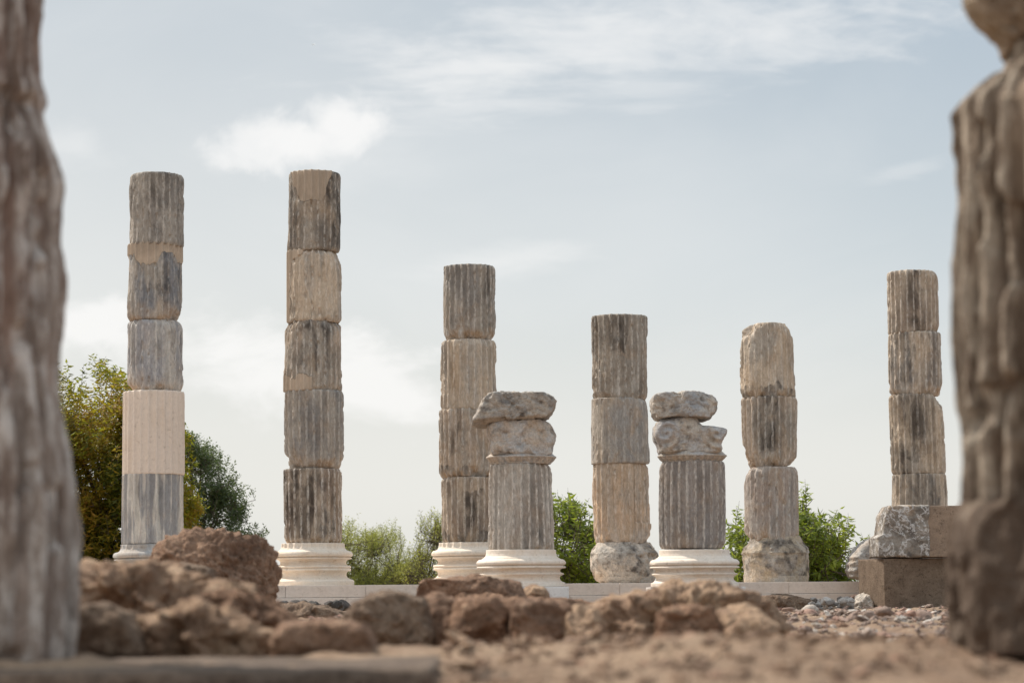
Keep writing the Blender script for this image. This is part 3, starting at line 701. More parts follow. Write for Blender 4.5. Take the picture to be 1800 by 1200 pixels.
o = outline_stone('stone_block', YB+.9, [(1491, 1075), (1492, 1048), (1512, 1044), (1530, 1046), (1532, 1078)], .35, rock_mat('red_block', 76, (.21, .14, .11), (.15, .10, .08)), 76, e=.22, amp=.01, freq=3)
tag(o, 'small upright reddish brown block left of the big square block', 'stone block')
o = outline_stone('rubble_stone', YB+.5, [(1502, 1080), (1504, 1052), (1517, 1041), (1530, 1050), (1536, 1080)], .4, preset('pale', streak=0, darkamt=.5), 77, e=.6, amp=.03, freq=5, facets=8)
tag(o, 'pointed mottled grey stone leaning at the foot of the big square block', 'rock')

# ------------------------------------------------------------------ rocks of the ruin
RM = [rock_mat('volcanic_rock', 80, (.37, .225, .145), (.21, .122, .078), (.54, .375, .255), bump=.9),
      rock_mat('volcanic_rock_red', 81, (.36, .225, .15), (.21, .125, .082), (.52, .365, .25), bump=.9),
      rock_mat('volcanic_rock_dark', 82, (.25, .175, .122), (.15, .10, .07), (.39, .295, .215), bump=.8),
      rock_mat('volcanic_rock_pale', 83, (.48, .325, .215), (.30, .19, .125), (.64, .475, .335), bump=.9)]
def rock(pts, Y, depth, m, seed, label, name='rock', **kw):
    d = dict(e=.42, amp=.06, fine=.022, freq=2.4, facets=5, erode=.03); d.update(kw)
    o = outline_stone(name, Y, pts, depth, RM[m], seed, None, **d)
    return tag(o, label, 'rock')
rock([(272, 975), (290, 955), (325, 939), (390, 936), (440, 940), (474, 955), (491, 985), (488, 1010), (474, 1058), (430, 1108), (300, 1108), (275, 1050), (268, 1000)], 22, 1.15, 1, 201,
     'big rounded pitted reddish boulder in front of the leftmost tall column', 'boulder', e=.55, freq=3.2, amp=.05, fine=.03, facets=5)
rock([(205, 1030), (208, 996), (260, 991), (370, 994), (375, 1030)], 17, .8, 2, 202, 'thin flat dark slab lying at the foot of the big rounded boulder', e=.3, amp=.02)
rock([(60, 1090), (80, 1010), (150, 998), (250, 1003), (340, 1015), (420, 1028), (448, 1050), (458, 1090), (440, 1120), (60, 1120)], 12.6, 1.3, 3, 203,
     'broad rough slab of rock sloping down to the right, below the big boulder', amp=.07, fine=.035, freq=3.2, e=.6, erode=.09)
rock([(60, 1165), (90, 1075), (170, 1060), (225, 1075), (250, 1110), (262, 1165)], 10.9, .6, 2, 204, 'dark shaded rock right beside the foot of the blurred left column', amp=.03)
rock([(215, 1170), (230, 1105), (290, 1085), (330, 1075), (400, 1085), (460, 1100), (500, 1130), (515, 1170)], 11.2, .75, 3, 205,
     'lumpy pale brown rock between the left column and the small square boulder', amp=.07, fine=.03, freq=3.6, erode=.08)
rock([(484, 1168), (484, 1115), (500, 1098), (560, 1092), (630, 1094), (656, 1115), (664, 1168)], 10.9, .4, 1, 206, 'small smooth reddish boulder with a flat top in the near left foreground', 'boulder', e=.3, amp=.015, facets=1, erode=0)
rock([(450, 1105), (455, 1064), (500, 1060), (560, 1063), (590, 1072), (612, 1085), (618, 1110)], 27, 1.0, 2, 207, 'long flat dark rock below the marble platform, right of the big boulder', amp=.04)
rock([(606, 1100), (625, 1062), (660, 1050), (700, 1046), (745, 1052), (755, 1090), (745, 1175), (660, 1175), (620, 1140)], 14.6, .8, 2, 208, 'dark cracked block at the left end of the rubble wall', e=.3, amp=.035, facets=5)
rock([(728, 1185), (731, 1072), (748, 1054), (800, 1050), (813, 1072), (813, 1185)], 14.8, .7, 1, 209, 'narrow upright brown block second from the left in the rubble wall', e=.26, amp=.022, facets=5)
rock([(300, 1150), (330, 1075), (370, 1050), (430, 1048), (480, 1072), (515, 1100), (520, 1150)], 12.2, .8, 0, 225, 'brown rock in the hollow between the broad rough slab and the lumpy pale rock', amp=.05, fine=.03, freq=4)
rock([(794, 1185), (796, 1064), (816, 1051), (896, 1050), (912, 1066), (914, 1185)], 14.7, .8, 0, 210, 'squarish brown block in the middle of the rubble wall', e=.25, amp=.022, facets=5)
rock([(896, 1185), (898, 1066), (922, 1051), (990, 1055), (1007, 1074), (1009, 1185)], 14.5, .8, 1, 211, 'reddish block with a dipping top edge, right of the middle of the rubble wall', e=.25, amp=.022, facets=5)
rock([(988, 1185), (990, 1080), (1008, 1068), (1040, 1073), (1054, 1095), (1058, 1185)], 14.3, .6, 3, 212, 'thin pale upright stone beside the large sloping rock of the rubble wall', e=.4, amp=.03, facets=5)
rock([(1005, 1170), (1012, 1082), (1060, 1060), (1120, 1048), (1180, 1040), (1222, 1034), (1243, 1027), (1262, 1036), (1300, 1042), (1340, 1060), (1362, 1085), (1370, 1120), (1360, 1175)], 15.6, 1.7, 3, 213,
     'large sloping mound of rough brown rock before the short column with broken scroll capital', 'rock', e=.6, amp=.07, fine=.035, freq=3.0, facets=5, erode=.08)
rock([(1153, 1150), (1153, 1085), (1180, 1064), (1240, 1064), (1262, 1085), (1268, 1150)], 13.8, .5, 0, 214, 'squat rounded rock at the front of the large sloping mound', amp=.04)
rock([(1262, 1145), (1262, 1080), (1290, 1068), (1335, 1072), (1350, 1095), (1350, 1150)], 14.1, .5, 3, 215, 'pale rock on the right shoulder of the large sloping mound', amp=.04)
rock([(1284, 1165), (1284, 1112), (1305, 1090), (1345, 1086), (1368, 1105), (1377, 1165)], 13.2, .45, 3, 216, 'round boulder at the right foot of the large sloping mound', 'boulder', amp=.03)
rock([(1180, 1165), (1190, 1128), (1225, 1118), (1262, 1130), (1275, 1165)], 13.0, .4, 1, 217, 'low reddish stone lying in front of the large sloping mound', amp=.03)
rock([(1368, 1165), (1374, 1122), (1400, 1116), (1425, 1130), (1436, 1165)], 12.6, .35, 2, 218, 'small dark stone right of the round boulder at the end of the rubble wall', amp=.03)
rock([(1425, 1160), (1440, 1135), (1480, 1128), (1520, 1138), (1545, 1160)], 12.0, .4, 1, 219, 'low flat reddish stone half sunk in the earth right of the rubble wall', amp=.03)
rock([(735, 1060), (737, 1025), (750, 1017), (830, 1016), (905, 1017), (922, 1028), (927, 1060)], 20, .6, 1, 220, 'flat slab with a straight top lying on the rubble wall before the short column', e=.3, amp=.025, facets=3)
rock([(915, 1062), (920, 1040), (940, 1030), (957, 1038), (966, 1062)], 20.4, .3, 3, 221, 'small pale stone at the right end of the flat slab on the rubble wall', amp=.02)
# rubble bank carrying the slab and closing the gaps of the wall
rock([(560, 1180), (600, 1085), (700, 1058), (820, 1052), (960, 1050), (1060, 1058), (1100, 1180)], 20.2, 2.0, 0, 222, 'low heap of brown rubble under the flat slab', e=.6, amp=.05, fine=.03, freq=3.5)
rock([(1318, 1078), (1322, 1050), (1345, 1046), (1400, 1047), (1424, 1056), (1432, 1078)], 33.5, .7, 2, 223, 'long low dark grey rock in front of the right half of the marble platform', e=.4, amp=.03)
rock([(1432, 1108), (1445, 1099), (1475, 1094), (1498, 1102), (1505, 1112)], 20.5, .6, 1, 224, 'flat brick red stone among the gravel', amp=.02)

# ------------------------------------------------------------------ foreground slab and columns
slabm = rock_mat('threshold_stone', 90, (.19, .14, .105), (.125, .092, .07), (.28, .215, .165), bump=.6)
zslab = P(300, 1163, 10.0).z
o = block('threshold_slab', (-1.35, 9.93, zslab-.4), (2.1, 2.14, .4), 0, slabm, 91, None, bev=.03, rough=.02, cuts=30, chips=.04)
tag(o, 'smooth pale stone threshold along the bottom left under the blurred column', 'stone slab')

def near_column(name, label, Y, cx_px, edge, side, secs, mats, seed, zbase, flu=.045, flus=None, zlow=-9.0):
    """column near the camera; edge: list of (px, py) of its visible side"""
    cx = P(cx_px, 700, Y).x
    root = empty(name, (cx, Y, zbase)); tag(root, label, 'column')
    E = np.array([[abs(P(a, b, Y).x-cx), P(a, b, Y).z] for a, b in edge]); E = E[np.argsort(E[:, 1])]
    for k, (z0, z1, nm) in enumerate(secs):
        H = z1-z0; ph = random.Random(seed+k).random()
        flu_ = flus[k] if flus else flu
        def rf(PH, Z, z0=z0, H=H, ph=ph, k=k, flu=flu_):
            R0 = np.interp(Z+z0, E[:, 1], E[:, 0]); cs = np.cos(PH)*side
            mean = np.interp(Z+z0, [E[0, 1], E[-1, 1]], [np.median(E[:, 0])]*2)
            wgt = sstep(cs, .35, .9); Rr = mean*(1-wgt)+R0*wgt
            p = np.stack([Rr*np.cos(PH), Rr*np.sin(PH), Z+z0], -1)
            fd, fil = flute(PH, flu, phase=ph, fillet=.16)
            nb = fbm(p*np.array([2.4, 2.4, 1.3]), seed+k, 4); nm_ = fbm(p*np.array([6, 6, 2.4]), seed+k+20, 4); nf = fbm(p*np.array([26, 26, 12]), seed+30, 3)
            w = sstep(nb+.25*nm_, -.22, .22)*.85; w = 1-(1-w)*sstep(Z+z0, zlow, zlow+.1)
            low = (zlow > -5)*sstep(zlow+.05-(Z+z0)+nm_*.35, -.05, .1)  # foot of the shaft: dark brown stone, with its shade painted in as well
            cut = fd*(1-w)+flu*.5*w+nm_*.022+nf*.008+.045*sstep(fbm(p*np.array([6, 6, 3.2]), seed+61, 3), .10, .28)
            et = np.clip(1-(H-Z)/.03, 0, 1); eb = np.clip(1-Z/.03, 0, 1)
            cut = cut+.02*et**2-flu*.3-.022*low+low*.03*sstep(fbm(p*np.array([5, 5, 4]), seed+81, 4), .0, .35)
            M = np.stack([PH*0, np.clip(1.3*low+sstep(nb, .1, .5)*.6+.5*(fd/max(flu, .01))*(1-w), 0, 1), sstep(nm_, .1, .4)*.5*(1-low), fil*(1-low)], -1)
            return Rr-cut, Z, M
        o = turned(nm, root, (0, 0, z0-zbase), np.linspace(0, H, int(40+H*90)), rf, mats[k % len(mats)], 320)
    return root
YL = 9.7
ledge = [(72, -60), (72, 0), (72, 60), (73, 130), (80, 160), (82, 175), (76, 195), (88, 240), (99, 280), (102, 320), (97, 360), (96, 430), (104, 475), (107, 520), (104, 600), (107, 680), (113, 740), (124, 800), (133, 870), (136, 940), (134, 1020), (130, 1080), (124, 1140), (118, 1175)]
near_column('near_column', 'large out of focus fluted column filling the left edge of the view', YL, -100, ledge, 1,
            [(zslab-.02, P(0, -90, YL).z, 'shaft')],
            [stone('near_stone_brown', 401, (.17, .11, .085), (.36, .285, .235), darkamt=1.0, lightamt=.8, light=(.60, .55, .50), tanamt=.45, tan=(.33, .19, .135), dark=(.045, .03, .025), sc=.40, contrast=1.4)], 410, zslab, flu=.055)
YR = 9.0
redge = [(1700, -60), (1697, 0), (1712, 25), (1735, 48), (1762, 60), (1779, 72), (1781, 82), (1772, 110), (1762, 128), (1745, 135), (1722, 160), (1702, 180), (1687, 200), (1683, 240), (1681, 300), (1682, 380), (1685, 450), (1690, 520), (1692, 600), (1694, 680), (1698, 740), (1694, 790), (1697, 830), (1698, 858), (1688, 885), (1674, 915), (1668, 950), (1667, 1010), (1669, 1060), (1675, 1125), (1678, 1160)]
zr = P(1700, 1136, YR).z
zA = P(1700, 72, YR).z
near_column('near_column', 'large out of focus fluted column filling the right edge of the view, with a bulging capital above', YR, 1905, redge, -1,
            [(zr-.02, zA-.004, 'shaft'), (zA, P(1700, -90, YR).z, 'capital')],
            [stone('near_stone_tan', 404, (.17, .12, .085), (.25, .19, .14), darkamt=.95, lightamt=.6, light=(.55, .47, .37), tanamt=.35, tan=(.34, .24, .16), sc=.5, dark=(.03, .02, .016), contrast=1.3, stain_shade_c=(.10, .068, .048)),  # last colour darkens the foot, brown crust and painted shade together
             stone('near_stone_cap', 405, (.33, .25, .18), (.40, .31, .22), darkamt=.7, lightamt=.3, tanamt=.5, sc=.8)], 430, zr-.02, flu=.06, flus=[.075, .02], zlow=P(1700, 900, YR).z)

# ------------------------------------------------------------------ cobbles and gravel
def pebble_set(centers, sizes, seed, sub=2):
    bm = bmesh.new(); bmesh.ops.create_icosphere(bm, subdivisions=sub, radius=1); T = np.array([v.co[:] for v in bm.verts]); F = np.array([[v.index for v in f.verts] for f in bm.faces]); bm.free()
    n = len(centers); rs = np.random.RandomState(seed)
    sc = sizes[:, None]*rs.uniform(.55, 1.15, (n, 3))*np.array([1.15, 1, .62])
    V = T[None]*(1+.28*rs.normal(size=(n, len(T), 1)).clip(-1, 1))*sc[:, None]
    a = rs.uniform(0, 6.28, n); c, s = np.cos(a), np.sin(a)
    X = V[..., 0]*c[:, None]-V[..., 1]*s[:, None]; Y = V[..., 0]*s[:, None]+V[..., 1]*c[:, None]
    tl = rs.normal(size=n)*.3; Z = V[..., 2]+X*tl[:, None]
    V = np.stack([X, Y, Z], -1)+centers[:, None]
    FF = (F[None]+(np.arange(n)*len(T))[:, None, None]).reshape(-1, 3)
    colr = rs.rand(n, 3); A = np.repeat(np.c_[colr, np.ones(n)][:, None], len(T), 1)
    return V.reshape(-1, 3), FF, A.reshape(-1, 4)
def gravel_mat(name, cols):
    m, t, b = new_mat(name)
    at = t.new('ShaderNodeAttribute', attribute_name='mask'); sp = t.new('ShaderNodeSeparateColor'); t.l.new(at.outputs['Color'], sp.inputs[0])
    cr = t.new('ShaderNodeValToRGB'); cr.color_ramp.interpolation = 'LINEAR'
    el = cr.color_ramp.elements
    while len(el) < len(cols): el.new(.5)
    for i, (p, c) in enumerate(cols): el[i].position = p; el[i].color = (*c, 1)
    t.l.new(sp.outputs[0], cr.inputs[0])
    tc = t.new('ShaderNodeTexCoord'); n = t.noise(tc.outputs['Object'], 40, 5, .7)
    c = t.mix(.6, cr.outputs[0], t.mix(t.ss(n, .3, .7), (.6, .6, .6), (1.35, 1.35, 1.35)), 'MULTIPLY')
    t.put(b.inputs['Base Color'], c); b.inputs['Roughness'].default_value = .9
    bp = t.new('ShaderNodeBump'); bp.inputs['Strength'].default_value = .6; bp.inputs['Distance'].default_value = .02; t.put(bp.inputs['Height'], n); t.l.new(bp.outputs[0], b.inputs['Normal'])
    return m
GM = gravel_mat('gravel', [(0, (.10, .08, .07)), (.2, (.20, .14, .11)), (.55, (.28, .21, .17)), (.75, (.34, .20, .15)), (.9, (.38, .325, .275)), (1, (.56, .51, .46))])
CLOD = gravel_mat('clods', [(0, (.17, .11, .075)), (.4, (.26, .17, .115)), (.8, (.33, .225, .15)), (.92, (.29, .175, .12)), (1, (.36, .26, .18))])
def build_gravel():
    rs = np.random.RandomState(5); n = 9000
    y = rs.uniform(16, 36.8, n); u = rs.uniform(-.20, .22, n); x = u*y
    keep = (u > .09) | (rs.rand(n) < .35); x, y = x[keep], y[keep]
    sz = np.exp(rs.normal(size=len(x))*.5)*.022; sz = np.clip(sz, .008, .07)
    z = zground(x, y)+sz*.25
    V, F, A = pebble_set(np.c_[x, y, z], sz, 6, 2)
    o = mesh_obj('gravel', V, F, GM, attr=A, smooth=False); tag(o, 'mixed brown, red and white gravel strewn over the ground', 'gravel', kind='stuff')
    n = 5200; y = rs.uniform(7.2, 15, n); x = rs.uniform(-.03, .24, n)*y; sz = np.clip(np.exp(rs.normal(size=n)*.8)*.011, .003, .065)*(.6+.4*sstep(y, 8.5, 11.5))
    V, F, A = pebble_set(np.c_[x, y, zground(x, y)+sz*.2], sz, 8, 2)
    o = mesh_obj('soil_clods', V, F, CLOD, attr=A, smooth=False); tag(o, 'clods and grit on the earth bank in the foreground', 'soil', kind='stuff')
build_gravel()
def cobbles(n, x0, x1, y0, y1, Y0, Y1, r0, r1, mat, label, group, seed, name='cobble'):
    rnd = random.Random(seed)
    for k in range(n):
        Y = rnd.uniform(Y0, Y1); p = P(rnd.uniform(x0, x1), rnd.uniform(y0, y1), Y); s = rnd.uniform(r0, r1)
        V, F, A = pebble_set(np.array([[0, 0, 0.]]), np.array([s]), seed*31+k, 3)
        nn = V/np.linalg.norm(V, axis=1, keepdims=True); rr = np.random.RandomState(seed*77+k)
        for _ in range(9):
            q = rr.normal(size=3); q /= np.linalg.norm(q); dd = rr.uniform(.5, .85); nn = nn-np.clip(nn@q-dd, 0, None)[:, None]*q
        bm = None
        o = mesh_obj(name, nn*s*(1+.22*fbm(nn*1.7, seed+k, 3)[:, None]+.05*fbm(nn*7, seed+k, 2)[:, None])*np.array([1.15, 1, .75]), F, mat, loc=p, attr=A, smooth=True)
        o.rotation_euler = (0, 0, rnd.uniform(0, 6)); tag(o, label, 'stone', group)
darkg = gravel_mat('dark_cobble', [(0, (.06, .055, .05)), (.5, (.11, .095, .085)), (1, (.2, .18, .165))])
greyg = gravel_mat('grey_cobble', [(0, (.15, .13, .115)), (.5, (.27, .24, .215)), (1, (.52, .48, .44))])
cobbles(26, 465, 615, 1058, 1068, 34.2, 36.2, .06, .13, darkg, 'dark cobble in the heap under the platform beside the big boulder', 'dark cobbles in a heap below the platform', 1)
cobbles(46, 1425, 1498, 1052, 1074, 33, 36, .04, .10, greyg, 'grey or whitish stone in the heap left of the stacked square blocks', 'grey stones heaped by the stacked blocks', 2)
cobbles(30, 1380, 1660, 1072, 1098, 22, 33, .05, .11, GM, 'fist sized stone lying on the gravel before the stacked square blocks', 'loose stones on the gravel', 3, 'loose_stone')

# ------------------------------------------------------------------ trees
def leaf_mat(name, cols, trans=.45, transcol=(.35, .5, .05)):
    m, t, b = new_mat(name)
    at = t.new('ShaderNodeAttribute', attribute_name='mask'); sp = t.new('ShaderNodeSeparateColor'); t.l.new(at.outputs['Color'], sp.inputs[0])
    cr = t.new('ShaderNodeValToRGB'); el = cr.color_ramp.elements
    while len(el) < len(cols): el.new(.5)
    for i, (p, c) in enumerate(cols): el[i].position = p; el[i].color = (*c, 1)
    t.l.new(sp.outputs[0], cr.inputs[0])
    t.put(b.inputs['Base Color'], cr.outputs[0]); b.inputs['Roughness'].default_value = .5; b.inputs['Specular IOR Level'].default_value = .35
    tr = t.new('ShaderNodeBsdfTranslucent'); t.put(tr.inputs[0], t.mix(.5, cr.outputs[0], transcol, 'MIX'))
    mx = t.new('ShaderNodeMixShader'); mx.inputs[0].default_value = trans
    out = [n for n in t.n if n.type == 'OUTPUT_MATERIAL'][0]
    t.l.new(b.outputs[0], mx.inputs[1]); t.l.new(tr.outputs[0], mx.inputs[2]); t.l.new(mx.outputs[0], out.inputs[0])
    return m
def bark_mat():
    m, t, b = new_mat('bark'); v = objvec(t, 5); n = t.noise(v, 12, 6, .7, 0, (1, 1, .2))
    t.put(b.inputs['Base Color'], t.mix(t.ss(n, .3, .7), (.06, .045, .035), (.17, .135, .105))); b.inputs['Roughness'].default_value = .95
    return m
BARK = bark_mat()

def tube(pts, rads, ns=7):
    pts = np.array(pts, float); n = len(pts); d = np.gradient(pts, axis=0); d /= np.linalg.norm(d, axis=1, keepdims=True)+1e-9
    ref = np.array([.3, .9, .1]); a = np.cross(d, ref); a /= np.linalg.norm(a, axis=1, keepdims=True)+1e-9; b = np.cross(d, a)
    th = np.linspace(0, 2*np.pi, ns, endpoint=False)
    V = pts[:, None]+(a[:, None]*np.cos(th)[None, :, None]+b[:, None]*np.sin(th)[None, :, None])*np.array(rads)[:, None, None]
    return V.reshape(-1, 3), grid_faces(n, ns)

def inside(poly, x, y):
    r = False; n = len(poly)
    for i in range(n):
        x1, y1 = poly[i]; x2, y2 = poly[(i+1) % n]
        if (y1 > y) != (y2 > y) and x < (x2-x1)*(y-y1)/(y2-y1)+x1: r = not r
    return r

def tree(name, label, poly, Y, depth, nshoot, mat, seed, leaf=.11, aspect=.32, nleaf=12, shoot=.5, extra=(), trunk_px=None, droop=.3, clumps=14, thin=0.0, cat='tree', clumpr=.5, twig=.006, dens_bottom=0, topdark=None, group='trees beyond the ruins'):
    """poly: crown outline (px); shoots with leaves fill it through its depth, gathered in clumps"""
    rnd = np.random.RandomState(seed); pr = random.Random(seed)
    xs = [p[0] for p in poly]; ys = [p[1] for p in poly]; cx = trunk_px or (min(xs)+max(xs))/2
    base = P(cx, 1040, Y); base.z = z_at(base.x, Y)
    def W(px, py, dy): q = P(px, py, Y); return np.array([q.x, Y+dy, q.z])
    ctr = []
    while len(ctr) < clumps:
        px, py = pr.uniform(min(xs), max(xs)), pr.uniform(min(ys), max(ys))
        if inside(poly, px, py): ctr.append((px, py, pr.uniform(-1, 1)*depth/2))
    PX = 4250/Y
    starts = []
    tries = 0
    while len(starts) < nshoot and tries < nshoot*60:
        tries += 1
        if pr.random() < .62:
            c = pr.choice(ctr); rr = clumpr*PX*abs(pr.gauss(0, .6)); a = pr.uniform(0, 6.283)
            px, py, dy = c[0]+rr*math.cos(a), c[1]+rr*math.sin(a)*.8, c[2]+pr.gauss(0, clumpr*.6)
        else:
            px, py, dy = pr.uniform(min(xs), max(xs)), pr.uniform(min(ys), max(ys)), pr.uniform(-1, 1)*depth/2
        if inside(poly, px, py): starts.append(W(px, py, dy))
    for (px, py) in extra:
        for _ in range(2): starts.append(W(px+pr.uniform(-3, 3), py+pr.uniform(-2, 6), pr.uniform(-.3, .3)))
    starts = np.array(starts); n = len(starts)
    cen = np.array([W(cx, (min(ys)+max(ys))/2+60, 0)])
    out = starts-cen; out /= np.linalg.norm(out, axis=1, keepdims=True)+1e-9
    d = out*.7+np.array([0, 0, .65])+rnd.normal(size=(n, 3))*.38; d /= np.linalg.norm(d, axis=1, keepdims=True)
    Ls = shoot*rnd.uniform(.5, 1.2, n)
    # leaves
    t = (np.arange(nleaf)+.5)/nleaf
    P0 = starts[:, None]-d[:, None]*Ls[:, None, None]*(.55)+d[:, None]*(t[None, :, None]*Ls[:, None, None])
    P0 = P0+np.array([0, 0, -1])*(droop*.25*(t[None, :, None]**2)*Ls[:, None, None])
    az = np.arange(nleaf)*2.4+rnd.uniform(0, 6, (n, 1))
    up = np.array([0, 0, 1.0]); s1 = np.cross(d, up); s1 /= np.linalg.norm(s1, axis=1, keepdims=True)+1e-6; s2 = np.cross(s1, d)
    ld = s1[:, None]*np.cos(az)[..., None]+s2[:, None]*np.sin(az)[..., None]+d[:, None]*.55+rnd.normal(size=(n, nleaf, 3))*.25
    ld = ld/np.linalg.norm(ld, axis=-1, keepdims=True); ld = ld+np.array([0, 0, -droop]); ld /= np.linalg.norm(ld, axis=-1, keepdims=True)
    ll = leaf*rnd.uniform(.6, 1.25, (n, nleaf, 1))
    sd_ = np.cross(ld, up+rnd.normal(size=ld.shape)*.6); sd_ /= np.linalg.norm(sd_, axis=-1, keepdims=True)+1e-6
    nr = np.cross(ld, sd_)
    A_ = P0; T_ = P0+ld*ll-nr*ll*.08; M1 = P0+ld*ll*.42+sd_*ll*aspect*.5+nr*ll*.07; M2 = P0+ld*ll*.42-sd_*ll*aspect*.5+nr*ll*.07
    V = np.stack([A_, M1, T_, M2], 2).reshape(-1, 3); m = n*nleaf
    idx = np.arange(m)[:, None]*4; F = np.concatenate([idx+np.array([[0, 1, 2]]), idx+np.array([[0, 2, 3]])]) 
    cl = np.clip(.5+.5*fbm(P0.reshape(-1, 3)*1.1, seed, 3)*1.6+rnd.normal(size=m)*.14, 0, 1)
    A = np.repeat(np.c_[cl, cl, cl, np.ones(m)], 4, 0)
    if thin:
        k = rnd.rand(m) > thin; F = np.concatenate([F[:m][k], F[m:][k]])
    root = empty(name, base); tag(root, label, cat, group)
    b = np.array(base)
    mesh_obj('crown', V-b, F, mat, root, attr=A, smooth=False)
    # trunk, limbs and twigs
    VV, FF, off = [], [], 0
    def add(pts, rads, ns=6):
        nonlocal off
        v, f = tube(pts, rads, ns); VV.append(v); FF.append(f+off); off += len(v)
    trunk_top = W(cx, (min(ys)+max(ys))/2+40, 0)
    H = trunk_top[2]-b[2]; R0 = max(.05, .035*H+.04)
    tp = [b+(trunk_top-b)*k+np.array([math.sin(k*5+seed)*.08, math.cos(k*4)*.05, 0])*k for k in np.linspace(0, 1, 8)]
    add(tp, np.linspace(R0, R0*.5, 8), 10)
    nodes = []
    for c in ctr:
        e = W(c[0], c[1], c[2]); k = pr.uniform(.25, .95); s = b+(trunk_top-b)*k; mid = (s+e)/2+np.array([pr.gauss(0, .15), pr.gauss(0, .15), .12])
        pts = [s*(1-q)**2+mid*2*q*(1-q)+e*q*q for q in np.linspace(0, 1, 8)]
        add(pts, np.linspace(R0*.35, twig*1.6, 8)); nodes += pts[3:]
    nodes = np.array(nodes)
    sel = rnd.permutation(n)[:min(n, 900)]
    for i in sel:
        s0 = starts[i]-d[i]*Ls[i]*.55
        add([s0+d[i]*Ls[i]*q for q in (0, .5, 1)], [twig, twig*.8, twig*.3], 4)
        j = np.argmin(((nodes-s0)**2).sum(1)); e = nodes[j]
        if np.linalg.norm(e-s0) < 1.6: add([e, (e+s0)/2+rnd.normal(size=3)*.04, s0], [twig*1.8, twig*1.3, twig], 4)
    mesh_obj('trunk', np.concatenate(VV)-b, np.concatenate(FF), BARK, root)
    return root

LM1 = leaf_mat('leaves_autumn', [(0, (.022, .040, .008)), (.34, (.06, .08, .012)), (.52, (.16, .14, .016)), (.72, (.30, .20, .02)), (1, (.34, .17, .028))], .5, (.42, .46, .02))
LM2 = leaf_mat('leaves_dark', [(0, (.035, .055, .024)), (.5, (.065, .09, .034)), (1, (.11, .14, .05))], .35, (.2, .28, .06))
LM3 = leaf_mat('leaves_olive', [(0, (.14, .16, .045)), (.5, (.24, .26, .06)), (1, (.38, .37, .09))], .5, (.6, .62, .12))
LM4 = leaf_mat('leaves_bright', [(0, (.045, .075, .014)), (.5, (.12, .17, .025)), (1, (.27, .30, .04))], .5, (.50, .58, .06))

tree('leafy_tree', 'broad tree with yellow and rust tinted leaves at the far left behind the pink drum',
     [(20, 1035), (20, 660), (60, 645), (110, 650), (125, 672), (160, 680), (175, 645), (190, 640), (205, 662), (225, 668), (270, 690), (318, 760), (330, 860), (320, 1035)], 46, 3.2, 6200, LM1, 501,
     leaf=.125, aspect=.34, nleaf=12, shoot=.5, clumps=34, extra=[(118, 645), (183, 637), (190, 650), (212, 668)], droop=.5, trunk_px=190)
tree('leafy_tree', 'round dark green tree sloping down to the right behind the leftmost tall column',
     [(250, 1035), (255, 800), (300, 765), (322, 770), (350, 772), (385, 790), (402, 815), (420, 850), (430, 880), (428, 915), (455, 932), (466, 938), (450, 1035)], 54, 3.2, 5200, LM2, 502,
     leaf=.075, aspect=.45, nleaf=11, shoot=.38, clumps=40, extra=[(345, 775), (400, 812), (415, 835), (440, 862), (464, 935), (432, 905)], droop=.15, trunk_px=330, clumpr=.4)
tree('olive_tree', 'soft yellow green olive bushes between the second and third tall columns',
     [(560, 1045), (570, 930), (598, 925), (612, 918), (628, 922), (645, 940), (665, 932), (690, 925), (708, 945), (720, 975), (745, 1010), (750, 1045)], 62, 3.2, 3600, LM3, 503,
     leaf=.075, aspect=.25, nleaf=11, shoot=.5, clumps=20, extra=[(625, 914), (690, 920), (700, 935), (660, 930)], droop=.1, clumpr=.45)
tree('sparse_shrub', 'thin airy shrub with few leaves just left of the third tall column',
     [(700, 1045), (715, 990), (735, 945), (738, 915), (760, 905), (790, 920), (800, 1045)], 60, 1.6, 480, LM3, 504,
     leaf=.08, aspect=.3, nleaf=10, shoot=.6, clumps=9, thin=.05, extra=[(742, 912), (770, 905), (735, 940)], droop=0, cat='shrub', twig=.0045)
tree('leafy_tree', 'bright green tree between the short column with a flat block and the orange tinted column',
     [(900, 1040), (905, 900), (950, 885), (985, 880), (1010, 884), (1030, 905), (1045, 925), (1060, 960), (1062, 1040)], 45, 2.0, 560, LM4, 505,
     leaf=.155, aspect=.34, nleaf=11, shoot=.5, clumps=16, clumpr=.32, extra=[(978, 884), (1008, 884), (1025, 893), (1040, 915), (1042, 935), (1045, 980)], droop=.45)
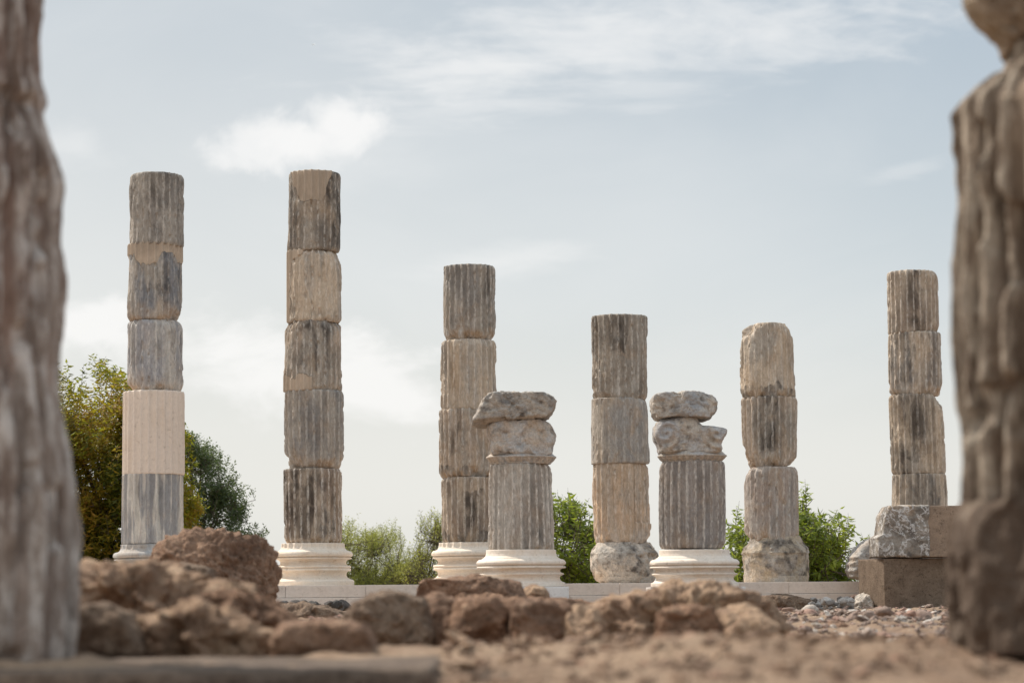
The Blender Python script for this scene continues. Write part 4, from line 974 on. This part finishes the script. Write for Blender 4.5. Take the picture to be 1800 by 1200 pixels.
tree('leafy_tree', 'bright green sapling with upright shoots behind the column with the crumbling base',
     [(1275, 1040), (1278, 970), (1282, 930), (1300, 915), (1350, 900), (1395, 890), (1420, 895), (1445, 925), (1465, 915), (1480, 920), (1490, 950), (1498, 985), (1512, 1000), (1520, 1040)], 45, 2.2, 950, LM4, 506,
     leaf=.15, aspect=.34, nleaf=11, shoot=.45, clumps=24, clumpr=.32, extra=[(1416, 860), (1412, 875), (1408, 893), (1298, 900), (1292, 925), (1440, 905), (1468, 905), (1460, 912), (1488, 918), (1495, 935), (1522, 945), (1518, 955), (1285, 940)], droop=.5, trunk_px=1400)
# low scrub that closes the view under the trees
for k, (x0, x1, yt, sd_, lab, mt) in enumerate([(440, 520, 1016, 511, 'low olive scrub seen between the big boulder and the second tall column', LM3), (620, 770, 1012, 512, 'low pale scrub behind the platform, left of the third tall column', LM3), (80, 330, 985, 513, 'dark low scrub under the rust tinted tree', LM1)]):
    tree('low_scrub', lab, [(x0, 1045), (x0+8, yt+6), ((x0+x1)/2, yt), (x1-8, yt+5), (x1, 1045)], 66 if k < 2 else 50, 1.6, int((x1-x0)*2.6), mt, sd_, leaf=.08, aspect=.3, nleaf=9, shoot=.35, clumps=7, cat='shrub', group='scrub beyond the platform')

# ------------------------------------------------------------------ bird
def build_bird():
    p = P(551, 79, 140); m, t, b = new_mat('hazy_feathers'); b.inputs['Base Color'].default_value = (.42, .43, .44, 1)  # pale grey, distance haze mixed into the plumage colour
    # one continuous skin: body ellipsoid whose side vertices are drawn out into bent wings
    bm = bmesh.new(); bmesh.ops.create_icosphere(bm, subdivisions=4, radius=1)
    for v in bm.verts:
        x, y, z = v.co; s = 1 if x > 0 else -1
        body = Vector((x*.035, y*.13, z*.03)); w = max(0, abs(x)-.55)/.45
        if abs(x) > .55:
            q = w**.8; body = Vector((s*(.02+q*.26), y*.13*(1-.75*q)*1.1-q*.05*0, z*.02*(1-q*.8)+q*.10-(q**3)*.03))
        if y > .7: body.y += (y-.7)*.1; body.x *= 1.3
        v.co = body
    me = bpy.data.meshes.new('bird'); bm.to_mesh(me); bm.free(); me.materials.append(m)
    for q in me.polygons: q.use_smooth = True
    o = bpy.data.objects.new('bird', me); COL.objects.link(o); o.location = p; o.rotation_euler = (R(15), R(-20), R(35)); o.scale = (.7, .7, .7)
    tag(o, 'tiny distant bird gliding in the sky above the second tall column', 'bird')
build_bird()
